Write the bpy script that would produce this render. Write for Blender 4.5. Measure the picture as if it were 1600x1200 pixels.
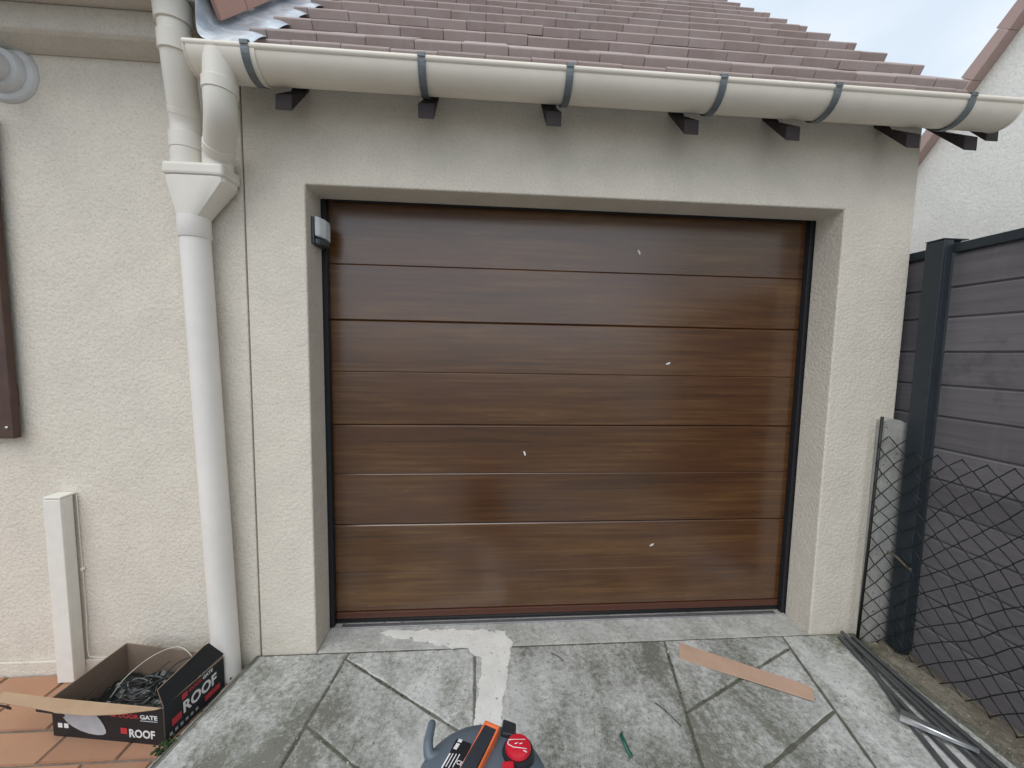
import bpy, bmesh, math, random
from mathutils import Vector, Matrix, noise as mnoise
R = math.radians
random.seed(7)
scn = bpy.context.scene
for o in list(bpy.data.objects):
    bpy.data.objects.remove(o)

# ------------------------------------------------------------------ camera
cam_d = bpy.data.cameras.new('camera')
cam_d.sensor_width = 36.0
cam_d.lens = 605.37 / 1600 * 36.0
cam_d.clip_start = 0.02
cam_d.clip_end = 2000
cam = bpy.data.objects.new('camera', cam_d)
scn.collection.objects.link(cam)
cam.location = (-0.4415, -1.7043, 1.3683)
cam.rotation_euler = (R(85.33221), R(-0.988508), R(-4.076156))
scn.camera = cam

# ------------------------------------------------------------------ sky and sun (overcast)
SUN_EL, SUN_AZ = 55, 208          # azimuth measured clockwise from +Y: the light comes from behind the camera
world = bpy.data.worlds.new('World')
scn.world = world
world.use_nodes = True
wn, wl = world.node_tree.nodes, world.node_tree.links
wn.clear()
w_out = wn.new('ShaderNodeOutputWorld')
w_bg = wn.new('ShaderNodeBackground')
w_sky = wn.new('ShaderNodeTexSky')
w_sky.sky_type = 'NISHITA'
w_sky.sun_disc = False
w_sky.sun_elevation = R(SUN_EL)
w_sky.sun_rotation = R(SUN_AZ)
w_co = wn.new('ShaderNodeTexCoord')
w_map = wn.new('ShaderNodeMapping')
w_map.inputs['Scale'].default_value = (1.0, 1.0, 2.2)
w_no = wn.new('ShaderNodeTexNoise')
w_no.inputs['Scale'].default_value = 2.1
w_no.inputs['Detail'].default_value = 5
w_no.inputs['Roughness'].default_value = 0.5
w_cl = wn.new('ShaderNodeValToRGB')            # the cloud deck: white with a pale blue grey in the thin places
w_cl.color_ramp.elements[0].position = 0.34
w_cl.color_ramp.elements[0].color = (5.7, 6.4, 7.2, 1)
w_cl.color_ramp.elements[1].position = 0.66
w_cl.color_ramp.elements[1].color = (7.9, 8.35, 8.8, 1)
w_mix = wn.new('ShaderNodeMixRGB')
w_mix.inputs[0].default_value = 0.88
wl.new(w_co.outputs['Generated'], w_map.inputs[0])
wl.new(w_map.outputs[0], w_no.inputs['Vector'])
wl.new(w_no.outputs['Fac'], w_cl.inputs[0])
wl.new(w_sky.outputs[0], w_mix.inputs[1])
wl.new(w_cl.outputs[0], w_mix.inputs[2])
wl.new(w_mix.outputs[0], w_bg.inputs[0])
w_bg.inputs[1].default_value = 0.095
wl.new(w_bg.outputs[0], w_out.inputs[0])

sun_d = bpy.data.lights.new('sun', 'SUN')
sun_d.energy = 0.9
sun_d.angle = R(50)
sun_d.color = (1.0, 0.965, 0.92)
sun = bpy.data.objects.new('sun', sun_d)
scn.collection.objects.link(sun)
_az = R(SUN_AZ)
_sd = Vector((math.sin(_az) * math.cos(R(SUN_EL)), math.cos(_az) * math.cos(R(SUN_EL)), math.sin(R(SUN_EL))))
sun.rotation_euler = (-_sd).to_track_quat('-Z', 'Y').to_euler()

vs = scn.view_settings
vs.view_transform = 'Standard'
vs.look = 'None'
vs.gamma = 1
vs.exposure = 0.6
vs.use_curve_mapping = False

# ------------------------------------------------------------------ materials
def new_mat(name):
    m = bpy.data.materials.new(name)
    m.use_nodes = True
    nt = m.node_tree
    return m, nt.nodes, nt.links, nt.nodes['Principled BSDF']

def ramp(n, stops):
    r = n.new('ShaderNodeValToRGB')
    e = r.color_ramp.elements
    while len(e) < len(stops):
        e.new(0.5)
    for i, (p, c) in enumerate(stops):
        e[i].position = p
        e[i].color = (*c, 1) if len(c) == 3 else c
    return r

def noise(n, l, co, scale, detail=4, rough=0.5, mscale=None, dist=0.0, offs=None):
    t = n.new('ShaderNodeTexNoise')
    t.inputs['Scale'].default_value = scale
    t.inputs['Detail'].default_value = detail
    t.inputs['Roughness'].default_value = rough
    t.inputs['Distortion'].default_value = dist
    if mscale or offs:
        mp = n.new('ShaderNodeMapping')
        if mscale:
            mp.inputs['Scale'].default_value = mscale
        if offs:
            mp.inputs['Location'].default_value = offs
        l.new(co, mp.inputs[0])
        co = mp.outputs[0]
    l.new(co, t.inputs['Vector'])
    return t.outputs['Fac']

def mix(n, l, fac, a, b, mode='MIX'):
    m = n.new('ShaderNodeMixRGB')
    m.blend_type = mode
    for i, v in ((0, fac), (1, a), (2, b)):
        if isinstance(v, (int, float)):
            m.inputs[i].default_value = v
        elif isinstance(v, tuple):
            m.inputs[i].default_value = (*v, 1) if len(v) == 3 else v
        else:
            l.new(v, m.inputs[i])
    return m.outputs[0]

def math_n(n, l, op, a, b=0.0, clamp=False):
    m = n.new('ShaderNodeMath')
    m.operation = op
    m.use_clamp = clamp
    for i, v in ((0, a), (1, b)):
        if isinstance(v, (int, float)):
            m.inputs[i].default_value = v
        else:
            l.new(v, m.inputs[i])
    return m.outputs[0]

def bump(n, l, b, h, strength=0.4, dist=0.004):
    bp = n.new('ShaderNodeBump')
    bp.inputs['Strength'].default_value = strength
    bp.inputs['Distance'].default_value = dist
    l.new(h, bp.inputs['Height'])
    l.new(bp.outputs[0], b.inputs['Normal'])

def obj_co(n):
    return n.new('ShaderNodeTexCoord').outputs['Object']

def rnd(n):
    return n.new('ShaderNodeObjectInfo').outputs['Random']

def flat(name, col, rough=0.6, metal=0.0, var=0.12, nscale=25, bmp=0.0, coat=0.0):
    m, n, l, b = new_mat(name)
    co = obj_co(n)
    f = noise(n, l, co, nscale, 5, 0.6)
    lo = tuple(c * (1 - var) for c in col)
    hi = tuple(min(1, c * (1 + var)) for c in col)
    r = ramp(n, [(0.3, lo), (0.7, hi)])
    l.new(f, r.inputs[0])
    l.new(r.outputs[0], b.inputs['Base Color'])
    b.inputs['Roughness'].default_value = rough
    b.inputs['Metallic'].default_value = metal
    if coat:
        b.inputs['Coat Weight'].default_value = coat
    if bmp:
        bump(n, l, b, noise(n, l, co, nscale * 6, 3), bmp, 0.002)
    return m

def stucco(name, base, grain=120, strength=0.7, dirt=(0.36, 0.33, 0.26), lump=0.0035, dirt_amt=0.35):
    m, n, l, b = new_mat(name)
    co = obj_co(n)
    big = noise(n, l, co, 0.9, 4, 0.55)
    mid = noise(n, l, co, 6, 5, 0.65)
    fine = noise(n, l, co, grain, 3, 0.65)
    vor = n.new('ShaderNodeTexVoronoi')
    vor.inputs['Scale'].default_value = grain * 0.55
    l.new(co, vor.inputs['Vector'])
    r = ramp(n, [(0.3, tuple(c * 0.93 for c in base)), (0.7, tuple(min(1, c * 1.05) for c in base))])
    l.new(mid, r.inputs[0])
    c1 = mix(n, l, math_n(n, l, 'MULTIPLY', ramp_out(n, l, big, 0.5, 0.8), dirt_amt * 0.5), r.outputs[0], tuple(c * 0.86 for c in base))
    # darker pits between the grains, washed dirt towards the foot of the wall
    pit = ramp_out(n, l, fine, 0.36, 0.5)
    c2 = mix(n, l, math_n(n, l, 'MULTIPLY', math_n(n, l, 'SUBTRACT', 1.0, pit), 0.42), c1, tuple(c * 0.66 for c in base))
    sep = n.new('ShaderNodeSeparateXYZ')
    l.new(co, sep.inputs[0])
    mr = n.new('ShaderNodeMapRange')
    mr.inputs[1].default_value = 0.22
    mr.inputs[2].default_value = -0.02
    l.new(sep.outputs[2], mr.inputs[0])
    splash = math_n(n, l, 'MULTIPLY', mr.outputs[0], ramp_out(n, l, noise(n, l, co, 11, 5, 0.7), 0.4, 0.75))
    c3 = mix(n, l, math_n(n, l, 'MULTIPLY', splash, dirt_amt), c2, dirt)
    # faint rain streaks running down the wall
    st = ramp_out(n, l, noise(n, l, co, 1.0, 5, 0.6, mscale=(9, 9, 0.55)), 0.56, 0.8)
    c4 = mix(n, l, math_n(n, l, 'MULTIPLY', st, dirt_amt * 0.5), c3, tuple(a * 0.75 for a in base))
    l.new(c4, b.inputs['Base Color'])
    b.inputs['Roughness'].default_value = 0.92
    b.inputs['Specular IOR Level'].default_value = 0.2
    h = math_n(n, l, 'ADD', math_n(n, l, 'MULTIPLY', fine, 1.0), math_n(n, l, 'MULTIPLY', vor.outputs['Distance'], -0.8))
    h = math_n(n, l, 'ADD', h, math_n(n, l, 'MULTIPLY', mid, 0.12))
    bump(n, l, b, h, strength, lump)
    return m

def ramp_out(n, l, f, lo, hi):
    r = n.new('ShaderNodeMapRange')
    r.clamp = True
    r.inputs[1].default_value = lo
    r.inputs[2].default_value = hi
    l.new(f, r.inputs[0])
    return r.outputs[0]

def concrete(name, lo, hi, moss_lo, moss_hi, moss_col, green_amt=0.35, per_obj=0.1, strength=0.5, stretch=(1, 1, 1), x_green=None):
    m, n, l, b = new_mat(name)
    co = obj_co(n)
    base = ramp(n, [(0.28, lo), (0.72, hi)])
    l.new(noise(n, l, co, 7, 8, 0.68), base.inputs[0])
    fine = noise(n, l, co, 95, 4, 0.7)
    big = noise(n, l, co, 2.7, 9, 0.72, mscale=stretch, dist=0.5)
    spk = noise(n, l, co, 46, 6, 0.8)
    low = noise(n, l, co, 1.35, 3, 0.5, offs=(2.3, 0.4, 0))
    comb = math_n(n, l, 'ADD', math_n(n, l, 'MULTIPLY', big, 0.36), math_n(n, l, 'MULTIPLY', spk, 0.30))
    comb = math_n(n, l, 'ADD', comb, math_n(n, l, 'MULTIPLY', low, 0.34))
    msk = ramp_out(n, l, comb, moss_lo, moss_hi)
    g = noise(n, l, co, 3.1, 4, 0.6, offs=(3, 7, 1))
    mc = mix(n, l, math_n(n, l, 'MULTIPLY', ramp_out(n, l, g, 0.45, 0.65), green_amt), moss_col, (0.075, 0.085, 0.045))
    col = mix(n, l, math_n(n, l, 'MULTIPLY', msk, 0.86), base.outputs[0], mc)
    # small dark specks and pale crumbs
    sp2 = ramp_out(n, l, noise(n, l, co, 60, 2, 0.5, offs=(9, 2, 4)), 0.66, 0.72)
    col = mix(n, l, math_n(n, l, 'MULTIPLY', sp2, 0.6), col, (0.07, 0.068, 0.055))
    sp3 = ramp_out(n, l, noise(n, l, co, 80, 2, 0.5, offs=(1, 5, 8)), 0.68, 0.73)
    col = mix(n, l, math_n(n, l, 'MULTIPLY', sp3, 0.55), col, (0.62, 0.62, 0.58))
    v = math_n(n, l, 'ADD', math_n(n, l, 'MULTIPLY', rnd(n), per_obj), 1 - per_obj * 0.5)
    hsv = n.new('ShaderNodeHueSaturation')
    l.new(v, hsv.inputs['Value'])
    l.new(col, hsv.inputs['Color'])
    l.new(hsv.outputs[0], b.inputs['Base Color'])
    b.inputs['Roughness'].default_value = 0.88
    b.inputs['Specular IOR Level'].default_value = 0.25
    h = math_n(n, l, 'ADD', math_n(n, l, 'MULTIPLY', fine, 0.5), math_n(n, l, 'MULTIPLY', spk, 0.9))
    bump(n, l, b, h, strength, 0.004)
    return m

def varied(name, lo, hi, rough=0.8, var=0.35, nscale=18, bmp=0.25, weather=None, spec=0.3):
    m, n, l, b = new_mat(name)
    co = obj_co(n)
    r = ramp(n, [(0.0, lo), (1.0, hi)])
    f = math_n(n, l, 'ADD', math_n(n, l, 'MULTIPLY', rnd(n), 1 - var), math_n(n, l, 'MULTIPLY', noise(n, l, co, nscale, 6, 0.65), var))
    l.new(f, r.inputs[0])
    c = r.outputs[0]
    if weather:
        geo = n.new('ShaderNodeNewGeometry').outputs['Position']
        c = mix(n, l, math_n(n, l, 'MULTIPLY', ramp_out(n, l, noise(n, l, geo, 4.5, 6, 0.7), 0.45, 0.75), 0.6), c, weather)
    l.new(c, b.inputs['Base Color'])
    b.inputs['Roughness'].default_value = rough
    b.inputs['Specular IOR Level'].default_value = spec
    bump(n, l, b, noise(n, l, co, nscale * 7, 4, 0.6), bmp, 0.003)
    return m

def wood_door():
    m, n, l, b = new_mat('dark_oak_foil')
    co = obj_co(n)
    off = n.new('ShaderNodeVectorMath')
    off.operation = 'MULTIPLY_ADD'
    comb = n.new('ShaderNodeCombineXYZ')
    l.new(rnd(n), comb.inputs[0]); l.new(rnd(n), comb.inputs[1]); l.new(rnd(n), comb.inputs[2])
    off.inputs[1].default_value = (13, 7, 17)
    l.new(comb.outputs[0], off.inputs[0])
    l.new(co, off.inputs[2])
    v = off.outputs[0]
    grain = noise(n, l, v, 1.0, 7, 0.62, mscale=(1.6, 1, 48), dist=0.4)
    blot = noise(n, l, v, 1.0, 4, 0.55, mscale=(1.3, 1, 7))
    dash = noise(n, l, v, 1.0, 3, 0.6, mscale=(9, 1, 95))
    r = ramp(n, [(0.30, (0.048, 0.0175, 0.0045)), (0.5, (0.094, 0.0375, 0.0105)), (0.72, (0.175, 0.086, 0.026))])
    l.new(math_n(n, l, 'ADD', math_n(n, l, 'MULTIPLY', grain, 0.62), math_n(n, l, 'MULTIPLY', blot, 0.38)), r.inputs[0])
    gate = math_n(n, l, 'MULTIPLY', ramp_out(n, l, dash, 0.58, 0.75), ramp_out(n, l, blot, 0.5, 0.68))
    c = mix(n, l, math_n(n, l, 'MULTIPLY', gate, 0.6), r.outputs[0], (0.23, 0.125, 0.060))
    red = ramp_out(n, l, noise(n, l, v, 1.0, 3, 0.5, mscale=(2.2, 1, 4.5), offs=(4, 0, 2)), 0.5, 0.7)
    c = mix(n, l, math_n(n, l, 'MULTIPLY', red, 0.45), c, (0.075, 0.025, 0.012))
    l.new(c, b.inputs['Base Color'])
    rg = n.new('ShaderNodeMapRange')
    rg.inputs[3].default_value = 0.17
    rg.inputs[4].default_value = 0.30
    l.new(grain, rg.inputs[0])
    l.new(rg.outputs[0], b.inputs['Roughness'])
    b.inputs['Specular IOR Level'].default_value = 1.0
    b.inputs['Coat Weight'].default_value = 0.28
    b.inputs['Coat Roughness'].default_value = 0.24
    bump(n, l, b, math_n(n, l, 'ADD', grain, math_n(n, l, 'MULTIPLY', dash, 0.5)), 0.16, 0.0016)
    return m

M = {}
M['garage_render'] = stucco('cream_render', (0.735, 0.680, 0.592), 128, 0.62)
M['house_render'] = stucco('house_render', (0.73, 0.676, 0.59), 124, 0.62)
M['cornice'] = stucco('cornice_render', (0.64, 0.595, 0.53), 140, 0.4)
M['rough_white'] = stucco('white_roughcast', (0.90, 0.875, 0.815), 70, 0.35, lump=0.006, dirt_amt=0.08)
M['door'] = wood_door()
M['black_trim'] = flat('black_trim', (0.011, 0.012, 0.016), 0.5)
M['rubber'] = flat('black_rubber', (0.012, 0.012, 0.013), 0.7)
M['door_rail'] = flat('brown_aluminium', (0.085, 0.030, 0.016), 0.4, 0.0, 0.1)
M['alu'] = flat('bare_aluminium', (0.60, 0.62, 0.66), 0.35, 0.9, 0.08)
M['tile'] = varied('roof_tile', (0.31, 0.245, 0.230), (0.46, 0.380, 0.360), 0.88, 0.45, 14, 0.3, (0.48, 0.435, 0.43))
M['tile_pink'] = varied('verge_tile', (0.42, 0.24, 0.19), (0.52, 0.32, 0.26), 0.8, 0.45, 14, 0.25)
M['tile_far'] = varied('far_roof_tile', (0.44, 0.31, 0.28), (0.54, 0.40, 0.36), 0.85, 0.5, 14, 0.3)
M['underlay'] = flat('roof_underlay', (0.05, 0.04, 0.035), 0.9)
M['rafter'] = flat('dark_stained_timber', (0.027, 0.019, 0.020), 0.7, 0, 0.3, 14, 0.3)
M['gutter'] = flat('cream_pvc', (0.78, 0.725, 0.635), 0.48, 0, 0.05, 5)
M['pvc_fittings'] = flat('cream_pvc_pipe', (0.76, 0.72, 0.65), 0.42, 0, 0.06, 5)  # slightly darker cream than the pipe below, for hopper and elbows
M['white_pvc'] = flat('white_pvc_pipe', (0.81, 0.775, 0.735), 0.36, 0, 0.05, 5)
M['bracket'] = flat('galvanised_bracket', (0.165, 0.19, 0.205), 0.5, 0.35, 0.22, 30)
M['lead'] = None
M['trunk'] = flat('white_trunking', (0.80, 0.775, 0.72), 0.4, 0, 0.04)
M['flue'] = flat('flue_plastic', (0.62, 0.63, 0.64), 0.45, 0, 0.06)
M['shutter'] = flat('shutter_brown', (0.075, 0.040, 0.030), 0.5, 0, 0.25, 10)
M['concrete'] = concrete('driveway_concrete', (0.41, 0.42, 0.41), (0.68, 0.69, 0.67), 0.445, 0.560, (0.122, 0.123, 0.092), 0.7, 0.14, 0.7, (1.6, 0.7, 1))
M['threshold'] = concrete('threshold_concrete', (0.36, 0.365, 0.355), (0.60, 0.60, 0.575), 0.47, 0.60, (0.20, 0.195, 0.165), 0.25, 0.05, 0.5)
M['mortar'] = concrete('fresh_mortar', (0.60, 0.595, 0.57), (0.80, 0.79, 0.755), 0.54, 0.72, (0.36, 0.355, 0.325), 0.1, 0.0, 0.5)
M['joint'] = concrete('mossy_joint', (0.10, 0.098, 0.08), (0.24, 0.235, 0.20), 0.42, 0.58, (0.06, 0.065, 0.042), 0.8, 0.0, 0.6)
M['old_post'] = concrete('old_concrete', (0.30, 0.30, 0.285), (0.44, 0.435, 0.41), 0.56, 0.7, (0.2, 0.2, 0.175), 0.2, 0.0, 0.4)
M['soil'] = concrete('gritty_soil', (0.17, 0.15, 0.115), (0.36, 0.33, 0.27), 0.44, 0.58, (0.085, 0.072, 0.05), 0.3, 0.0, 0.9)
M['terracotta'] = varied('terracotta_tile', (0.33, 0.165, 0.095), (0.47, 0.265, 0.165), 0.6, 0.55, 7, 0.12, (0.36, 0.26, 0.19))
M['grout'] = flat('patio_grout', (0.20, 0.165, 0.13), 0.95, 0, 0.25, 30, 0.4)
M['ground'] = concrete('far_ground', (0.13, 0.13, 0.12), (0.20, 0.20, 0.18), 0.5, 0.65, (0.05, 0.055, 0.035), 0.4, 0.0, 0.4)
M['fence_post'] = flat('anthracite_aluminium', (0.030, 0.040, 0.050), 0.42, 0.2, 0.12)
M['wire'] = flat('black_wire', (0.008, 0.010, 0.010), 0.5)
M['card'] = flat('cardboard', (0.40, 0.275, 0.175), 0.9, 0, 0.12, 9)
M['card_shaded'] = flat('cardboard_shaded', (0.205, 0.150, 0.112), 0.9, 0, 0.12, 9)  # card made darker: the shade inside the box is put into the colour
M['strip'] = flat('brown_card_strip', (0.50, 0.335, 0.245), 0.85, 0, 0.08, 9)
M['box_black'] = flat('printed_black', (0.008, 0.010, 0.014), 0.5, 0, 0.15)
M['print_white'] = flat('print_white', (0.75, 0.75, 0.75), 0.5)
M['print_red'] = flat('print_red', (0.50, 0.035, 0.045), 0.45)
M['print_grey'] = flat('print_grey', (0.42, 0.43, 0.46), 0.45, 0, 0.12)
M['film'] = flat('black_film', (0.012, 0.016, 0.015), 0.18, 0, 0.2)
M['cable'] = flat('black_cable', (0.012, 0.012, 0.013), 0.45)
M['clear_cable'] = flat('pale_cable', (0.50, 0.46, 0.40), 0.3)
M['rod'] = flat('grey_conduit', (0.095, 0.102, 0.105), 0.3, 0.3, 0.15)
M['steel'] = flat('bright_steel', (0.85, 0.86, 0.88), 0.36, 0.9, 0.05)
M['steel_dull'] = flat('dull_steel', (0.34, 0.35, 0.36), 0.42, 0.8, 0.15)
M['green'] = flat('green_plastic', (0.008, 0.095, 0.065), 0.35)
M['vac_grey'] = flat('vacuum_grey', (0.105, 0.135, 0.165), 0.4, 0, 0.06)
M['vac_dark'] = flat('vacuum_dark', (0.016, 0.019, 0.024), 0.45)
M['vac_grip'] = flat('vacuum_grip', (0.022, 0.026, 0.036), 0.65, 0, 0.1, 60, 0.2)
M['orange'] = flat('vacuum_orange', (0.78, 0.17, 0.055), 0.38)
M['red'] = flat('vacuum_red', (0.55, 0.012, 0.030), 0.3)
M['lamp_cover'] = flat('lamp_white', (0.60, 0.63, 0.64), 0.35)
M['lamp_grey'] = flat('lamp_grey', (0.060, 0.072, 0.078), 0.3)
M['flake'] = flat('white_flake', (0.78, 0.78, 0.76), 0.6)
M['crumb'] = flat('grit_crumbs', (0.42, 0.40, 0.35), 0.9, 0, 0.4)
M['moss'] = flat('dark_moss', (0.030, 0.038, 0.020), 0.95, 0, 0.4, 60, 0.5)

def lead_mat():
    m, n, l, b = new_mat('lead_sheet')
    co = obj_co(n)
    r = ramp(n, [(0.3, (0.30, 0.35, 0.41)), (0.52, (0.52, 0.58, 0.64)), (0.70, (0.80, 0.84, 0.87))])
    l.new(noise(n, l, co, 9, 6, 0.65, dist=0.8), r.inputs[0])
    l.new(r.outputs[0], b.inputs['Base Color'])
    b.inputs['Metallic'].default_value = 0.35
    b.inputs['Roughness'].default_value = 0.42
    bump(n, l, b, noise(n, l, co, 28, 4), 0.5, 0.006)
    return m
M['lead'] = lead_mat()

def fence_mat():
    m, n, l, b = new_mat('grey_composite_board')
    co = obj_co(n)
    g = noise(n, l, co, 1.0, 6, 0.65, mscale=(1, 3, 75))
    r = ramp(n, [(0.3, (0.112, 0.104, 0.112)), (0.7, (0.182, 0.170, 0.180))])
    l.new(math_n(n, l, 'ADD', math_n(n, l, 'MULTIPLY', g, 0.75), math_n(n, l, 'MULTIPLY', rnd(n), 0.25)), r.inputs[0])
    st = ramp_out(n, l, noise(n, l, co, 1.0, 5, 0.65, mscale=(1, 16, 2.2)), 0.58, 0.78)
    c = mix(n, l, math_n(n, l, 'MULTIPLY', st, 0.35), r.outputs[0], (0.22, 0.215, 0.225))
    dk = ramp_out(n, l, noise(n, l, co, 4.0, 5, 0.7, offs=(2, 2, 5)), 0.58, 0.72)
    c = mix(n, l, math_n(n, l, 'MULTIPLY', dk, 0.55), c, (0.045, 0.043, 0.048))
    l.new(c, b.inputs['Base Color'])
    b.inputs['Roughness'].default_value = 0.62
    bump(n, l, b, g, 0.3, 0.002)
    return m
M['board'] = fence_mat()

# ------------------------------------------------------------------ object helpers
COL = scn.collection

def mesh_obj(name, bm, mats, parent=None, smooth=False, bevel=0.0, segs=2, auto=None):
    me = bpy.data.meshes.new(name)
    bmesh.ops.recalc_face_normals(bm, faces=bm.faces)
    bm.to_mesh(me)
    bm.free()
    if not isinstance(mats, (list, tuple)):
        mats = [mats]
    for m in mats:
        me.materials.append(m)
    if smooth:
        for p in me.polygons:
            p.use_smooth = True
    o = bpy.data.objects.new(name, me)
    COL.objects.link(o)
    if parent is not None:
        o.parent = parent
        o.matrix_parent_inverse = Matrix.Identity(4)
        if parent.location.length > 0 and parent.type == 'EMPTY':
            me.transform(Matrix.Translation(-world_loc(parent)))
    if bevel:
        md = o.modifiers.new('bevel', 'BEVEL')
        md.width = bevel
        md.segments = segs
        md.limit_method = 'ANGLE'
        md.angle_limit = R(35)
    if auto:
        smooth_by_angle(me, auto)
    return o

def smooth_by_angle(me, deg):
    bm = bmesh.new()
    bm.from_mesh(me)
    for f in bm.faces:
        f.smooth = True
    for e in bm.edges:
        if len(e.link_faces) == 2 and e.calc_face_angle(0) > R(deg):
            e.smooth = False
    bm.to_mesh(me)
    bm.free()

def world_loc(o):
    v = Vector(o.location)
    while o.parent:
        o = o.parent
        v += Vector(o.location)
    return v

def tag(o, label=None, cat=None, group=None, kind=None):
    if label: o['label'] = label
    if cat: o['category'] = cat
    if group: o['group'] = group
    if kind: o['kind'] = kind
    return o

def thing(name, label, cat, loc=(0, 0, 0), group=None, kind=None):
    o = bpy.data.objects.new(name, None)
    o.empty_display_size = 0.1
    COL.objects.link(o)
    o.location = loc
    return tag(o, label, cat, group, kind)

def box(bm, x0, x1, y0, y1, z0, z1, mi=0):
    v = [bm.verts.new(p) for p in ((x0, y0, z0), (x1, y0, z0), (x1, y1, z0), (x0, y1, z0), (x0, y0, z1), (x1, y0, z1), (x1, y1, z1), (x0, y1, z1))]
    for f in ((0, 3, 2, 1), (4, 5, 6, 7), (0, 1, 5, 4), (1, 2, 6, 5), (2, 3, 7, 6), (3, 0, 4, 7)):
        bm.faces.new([v[i] for i in f]).material_index = mi

def boxm(*a):
    bm = bmesh.new()
    box(bm, *a)
    return bm

def prism(bm, pts, ext, mi=0):
    """closed polygon PTS (3-D) extruded by the vector EXT"""
    ext = Vector(ext)
    a = [bm.verts.new(p) for p in pts]
    b = [bm.verts.new(Vector(p) + ext) for p in pts]
    n = len(pts)
    bm.faces.new(a).material_index = mi
    bm.faces.new(b[::-1]).material_index = mi
    for i in range(n):
        j = (i + 1) % n
        bm.faces.new((a[i], b[i], b[j], a[j])).material_index = mi

def prismm(pts, ext):
    bm = bmesh.new()
    prism(bm, pts, ext)
    return bm

def tube(bm, path, rad, n=16, cap=True, mi=0):
    """sweep of a circle along PATH; RAD a number or one per point"""
    path = [Vector(p) for p in path]
    k = len(path)
    rads = rad if isinstance(rad, (list, tuple)) else [rad] * k
    tans = []
    for i in range(k):
        a = path[max(0, i - 1)]
        c = path[min(k - 1, i + 1)]
        t = c - a
        tans.append(t.normalized() if t.length > 1e-9 else Vector((0, 0, 1)))
    ref = Vector((0, 0, 1)) if abs(tans[0].z) < 0.9 else Vector((1, 0, 0))
    u = tans[0].cross(ref).normalized()
    rings = []
    for i in range(k):
        t = tans[i]
        u = (u - t * u.dot(t))
        u = u.normalized() if u.length > 1e-6 else t.orthogonal().normalized()
        w = t.cross(u)
        rings.append([bm.verts.new(path[i] + (u * math.cos(2 * math.pi * j / n) + w * math.sin(2 * math.pi * j / n)) * rads[i]) for j in range(n)])
    for i in range(k - 1):
        for j in range(n):
            f = bm.faces.new((rings[i][j], rings[i][(j + 1) % n], rings[i + 1][(j + 1) % n], rings[i + 1][j]))
            f.material_index = mi
    if cap:
        bm.faces.new(rings[0][::-1]).material_index = mi
        bm.faces.new(rings[-1]).material_index = mi

def tubem(path, rad, n=16, cap=True):
    bm = bmesh.new()
    tube(bm, path, rad, n, cap)
    return bm

def smooth_path(pts, sub=6):
    """Catmull-Rom through PTS"""
    p = [Vector(q) for q in pts]
    p = [p[0] * 2 - p[1]] + p + [p[-1] * 2 - p[-2]]
    out = []
    for i in range(1, len(p) - 2):
        for s in range(sub):
            t = s / sub
            a, b, c, d = p[i - 1], p[i], p[i + 1], p[i + 2]
            out.append(0.5 * ((2 * b) + (c - a) * t + (2 * a - 5 * b + 4 * c - d) * t * t + (3 * b - a - 3 * c + d) * t ** 3))
    out.append(p[-2])
    return out

def lathe(bm, prof, c, n=48, mi=0, axis=None):
    """PROF: list of (radius, z)"""
    rings = []
    for r, z in prof:
        if r < 1e-5:
            rings.append([bm.verts.new((c[0], c[1], c[2] + z))])
        else:
            rings.append([bm.verts.new((c[0] + r * math.cos(2 * math.pi * j / n), c[1] + r * math.sin(2 * math.pi * j / n), c[2] + z)) for j in range(n)])
    for a, b in zip(rings, rings[1:]):
        for j in range(n):
            j2 = (j + 1) % n
            if len(a) == 1 and len(b) == 1:
                continue
            if len(a) == 1:
                bm.faces.new((a[0], b[j2], b[j])).material_index = mi
            elif len(b) == 1:
                bm.faces.new((a[j], a[j2], b[0])).material_index = mi
            else:
                bm.faces.new((a[j], a[j2], b[j2], b[j])).material_index = mi

def clip(poly, nx, ny, c):
    """keep the side nx*x+ny*y <= c of a convex polygon"""
    out = []
    k = len(poly)
    for i in range(k):
        a, b = poly[i], poly[(i + 1) % k]
        da, db = nx * a[0] + ny * a[1] - c, nx * b[0] + ny * b[1] - c
        if da <= 0:
            out.append(a)
        if (da < 0 < db) or (db < 0 < da):
            t = da / (da - db)
            out.append((a[0] + (b[0] - a[0]) * t, a[1] + (b[1] - a[1]) * t))
    return out

def line(p, q):
    """(nx, ny, c) of the line p->q, normal to its right"""
    dx, dy = q[0] - p[0], q[1] - p[1]
    L = math.hypot(dx, dy)
    nx, ny = dy / L, -dx / L
    return nx, ny, nx * p[0] + ny * p[1]

def inset(poly, d):
    k = len(poly)
    area = sum(poly[i][0] * poly[(i + 1) % k][1] - poly[(i + 1) % k][0] * poly[i][1] for i in range(k))
    if area < 0:
        poly = poly[::-1]
    out = poly
    for i in range(k):
        nx, ny, c = line(poly[i], poly[(i + 1) % k])
        out = clip(out, nx, ny, c - d)
        if len(out) < 3:
            return None
    return out

# ------------------------------------------------------------------ garage
garage = thing('garage', 'cream rendered garage with stepped tile roof and brown wood-effect door', 'garage', (0, 0, 0))
W2, HO, XL, XR = 1.1827, 2.040, -1.421, 1.525
bm = bmesh.new()
U = [(XL, 0, -0.25), (-W2, 0, -0.25), (-W2, 0, HO), (W2, 0, HO), (W2, 0, -0.25), (XR, 0, -0.25), (XR, 0, 2.46), (XL, 0, 2.46)]
prism(bm, U, (0, 0.158, 0))
mesh_obj('wall', bm, M['garage_render'], garage, bevel=0.007, segs=3)
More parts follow.
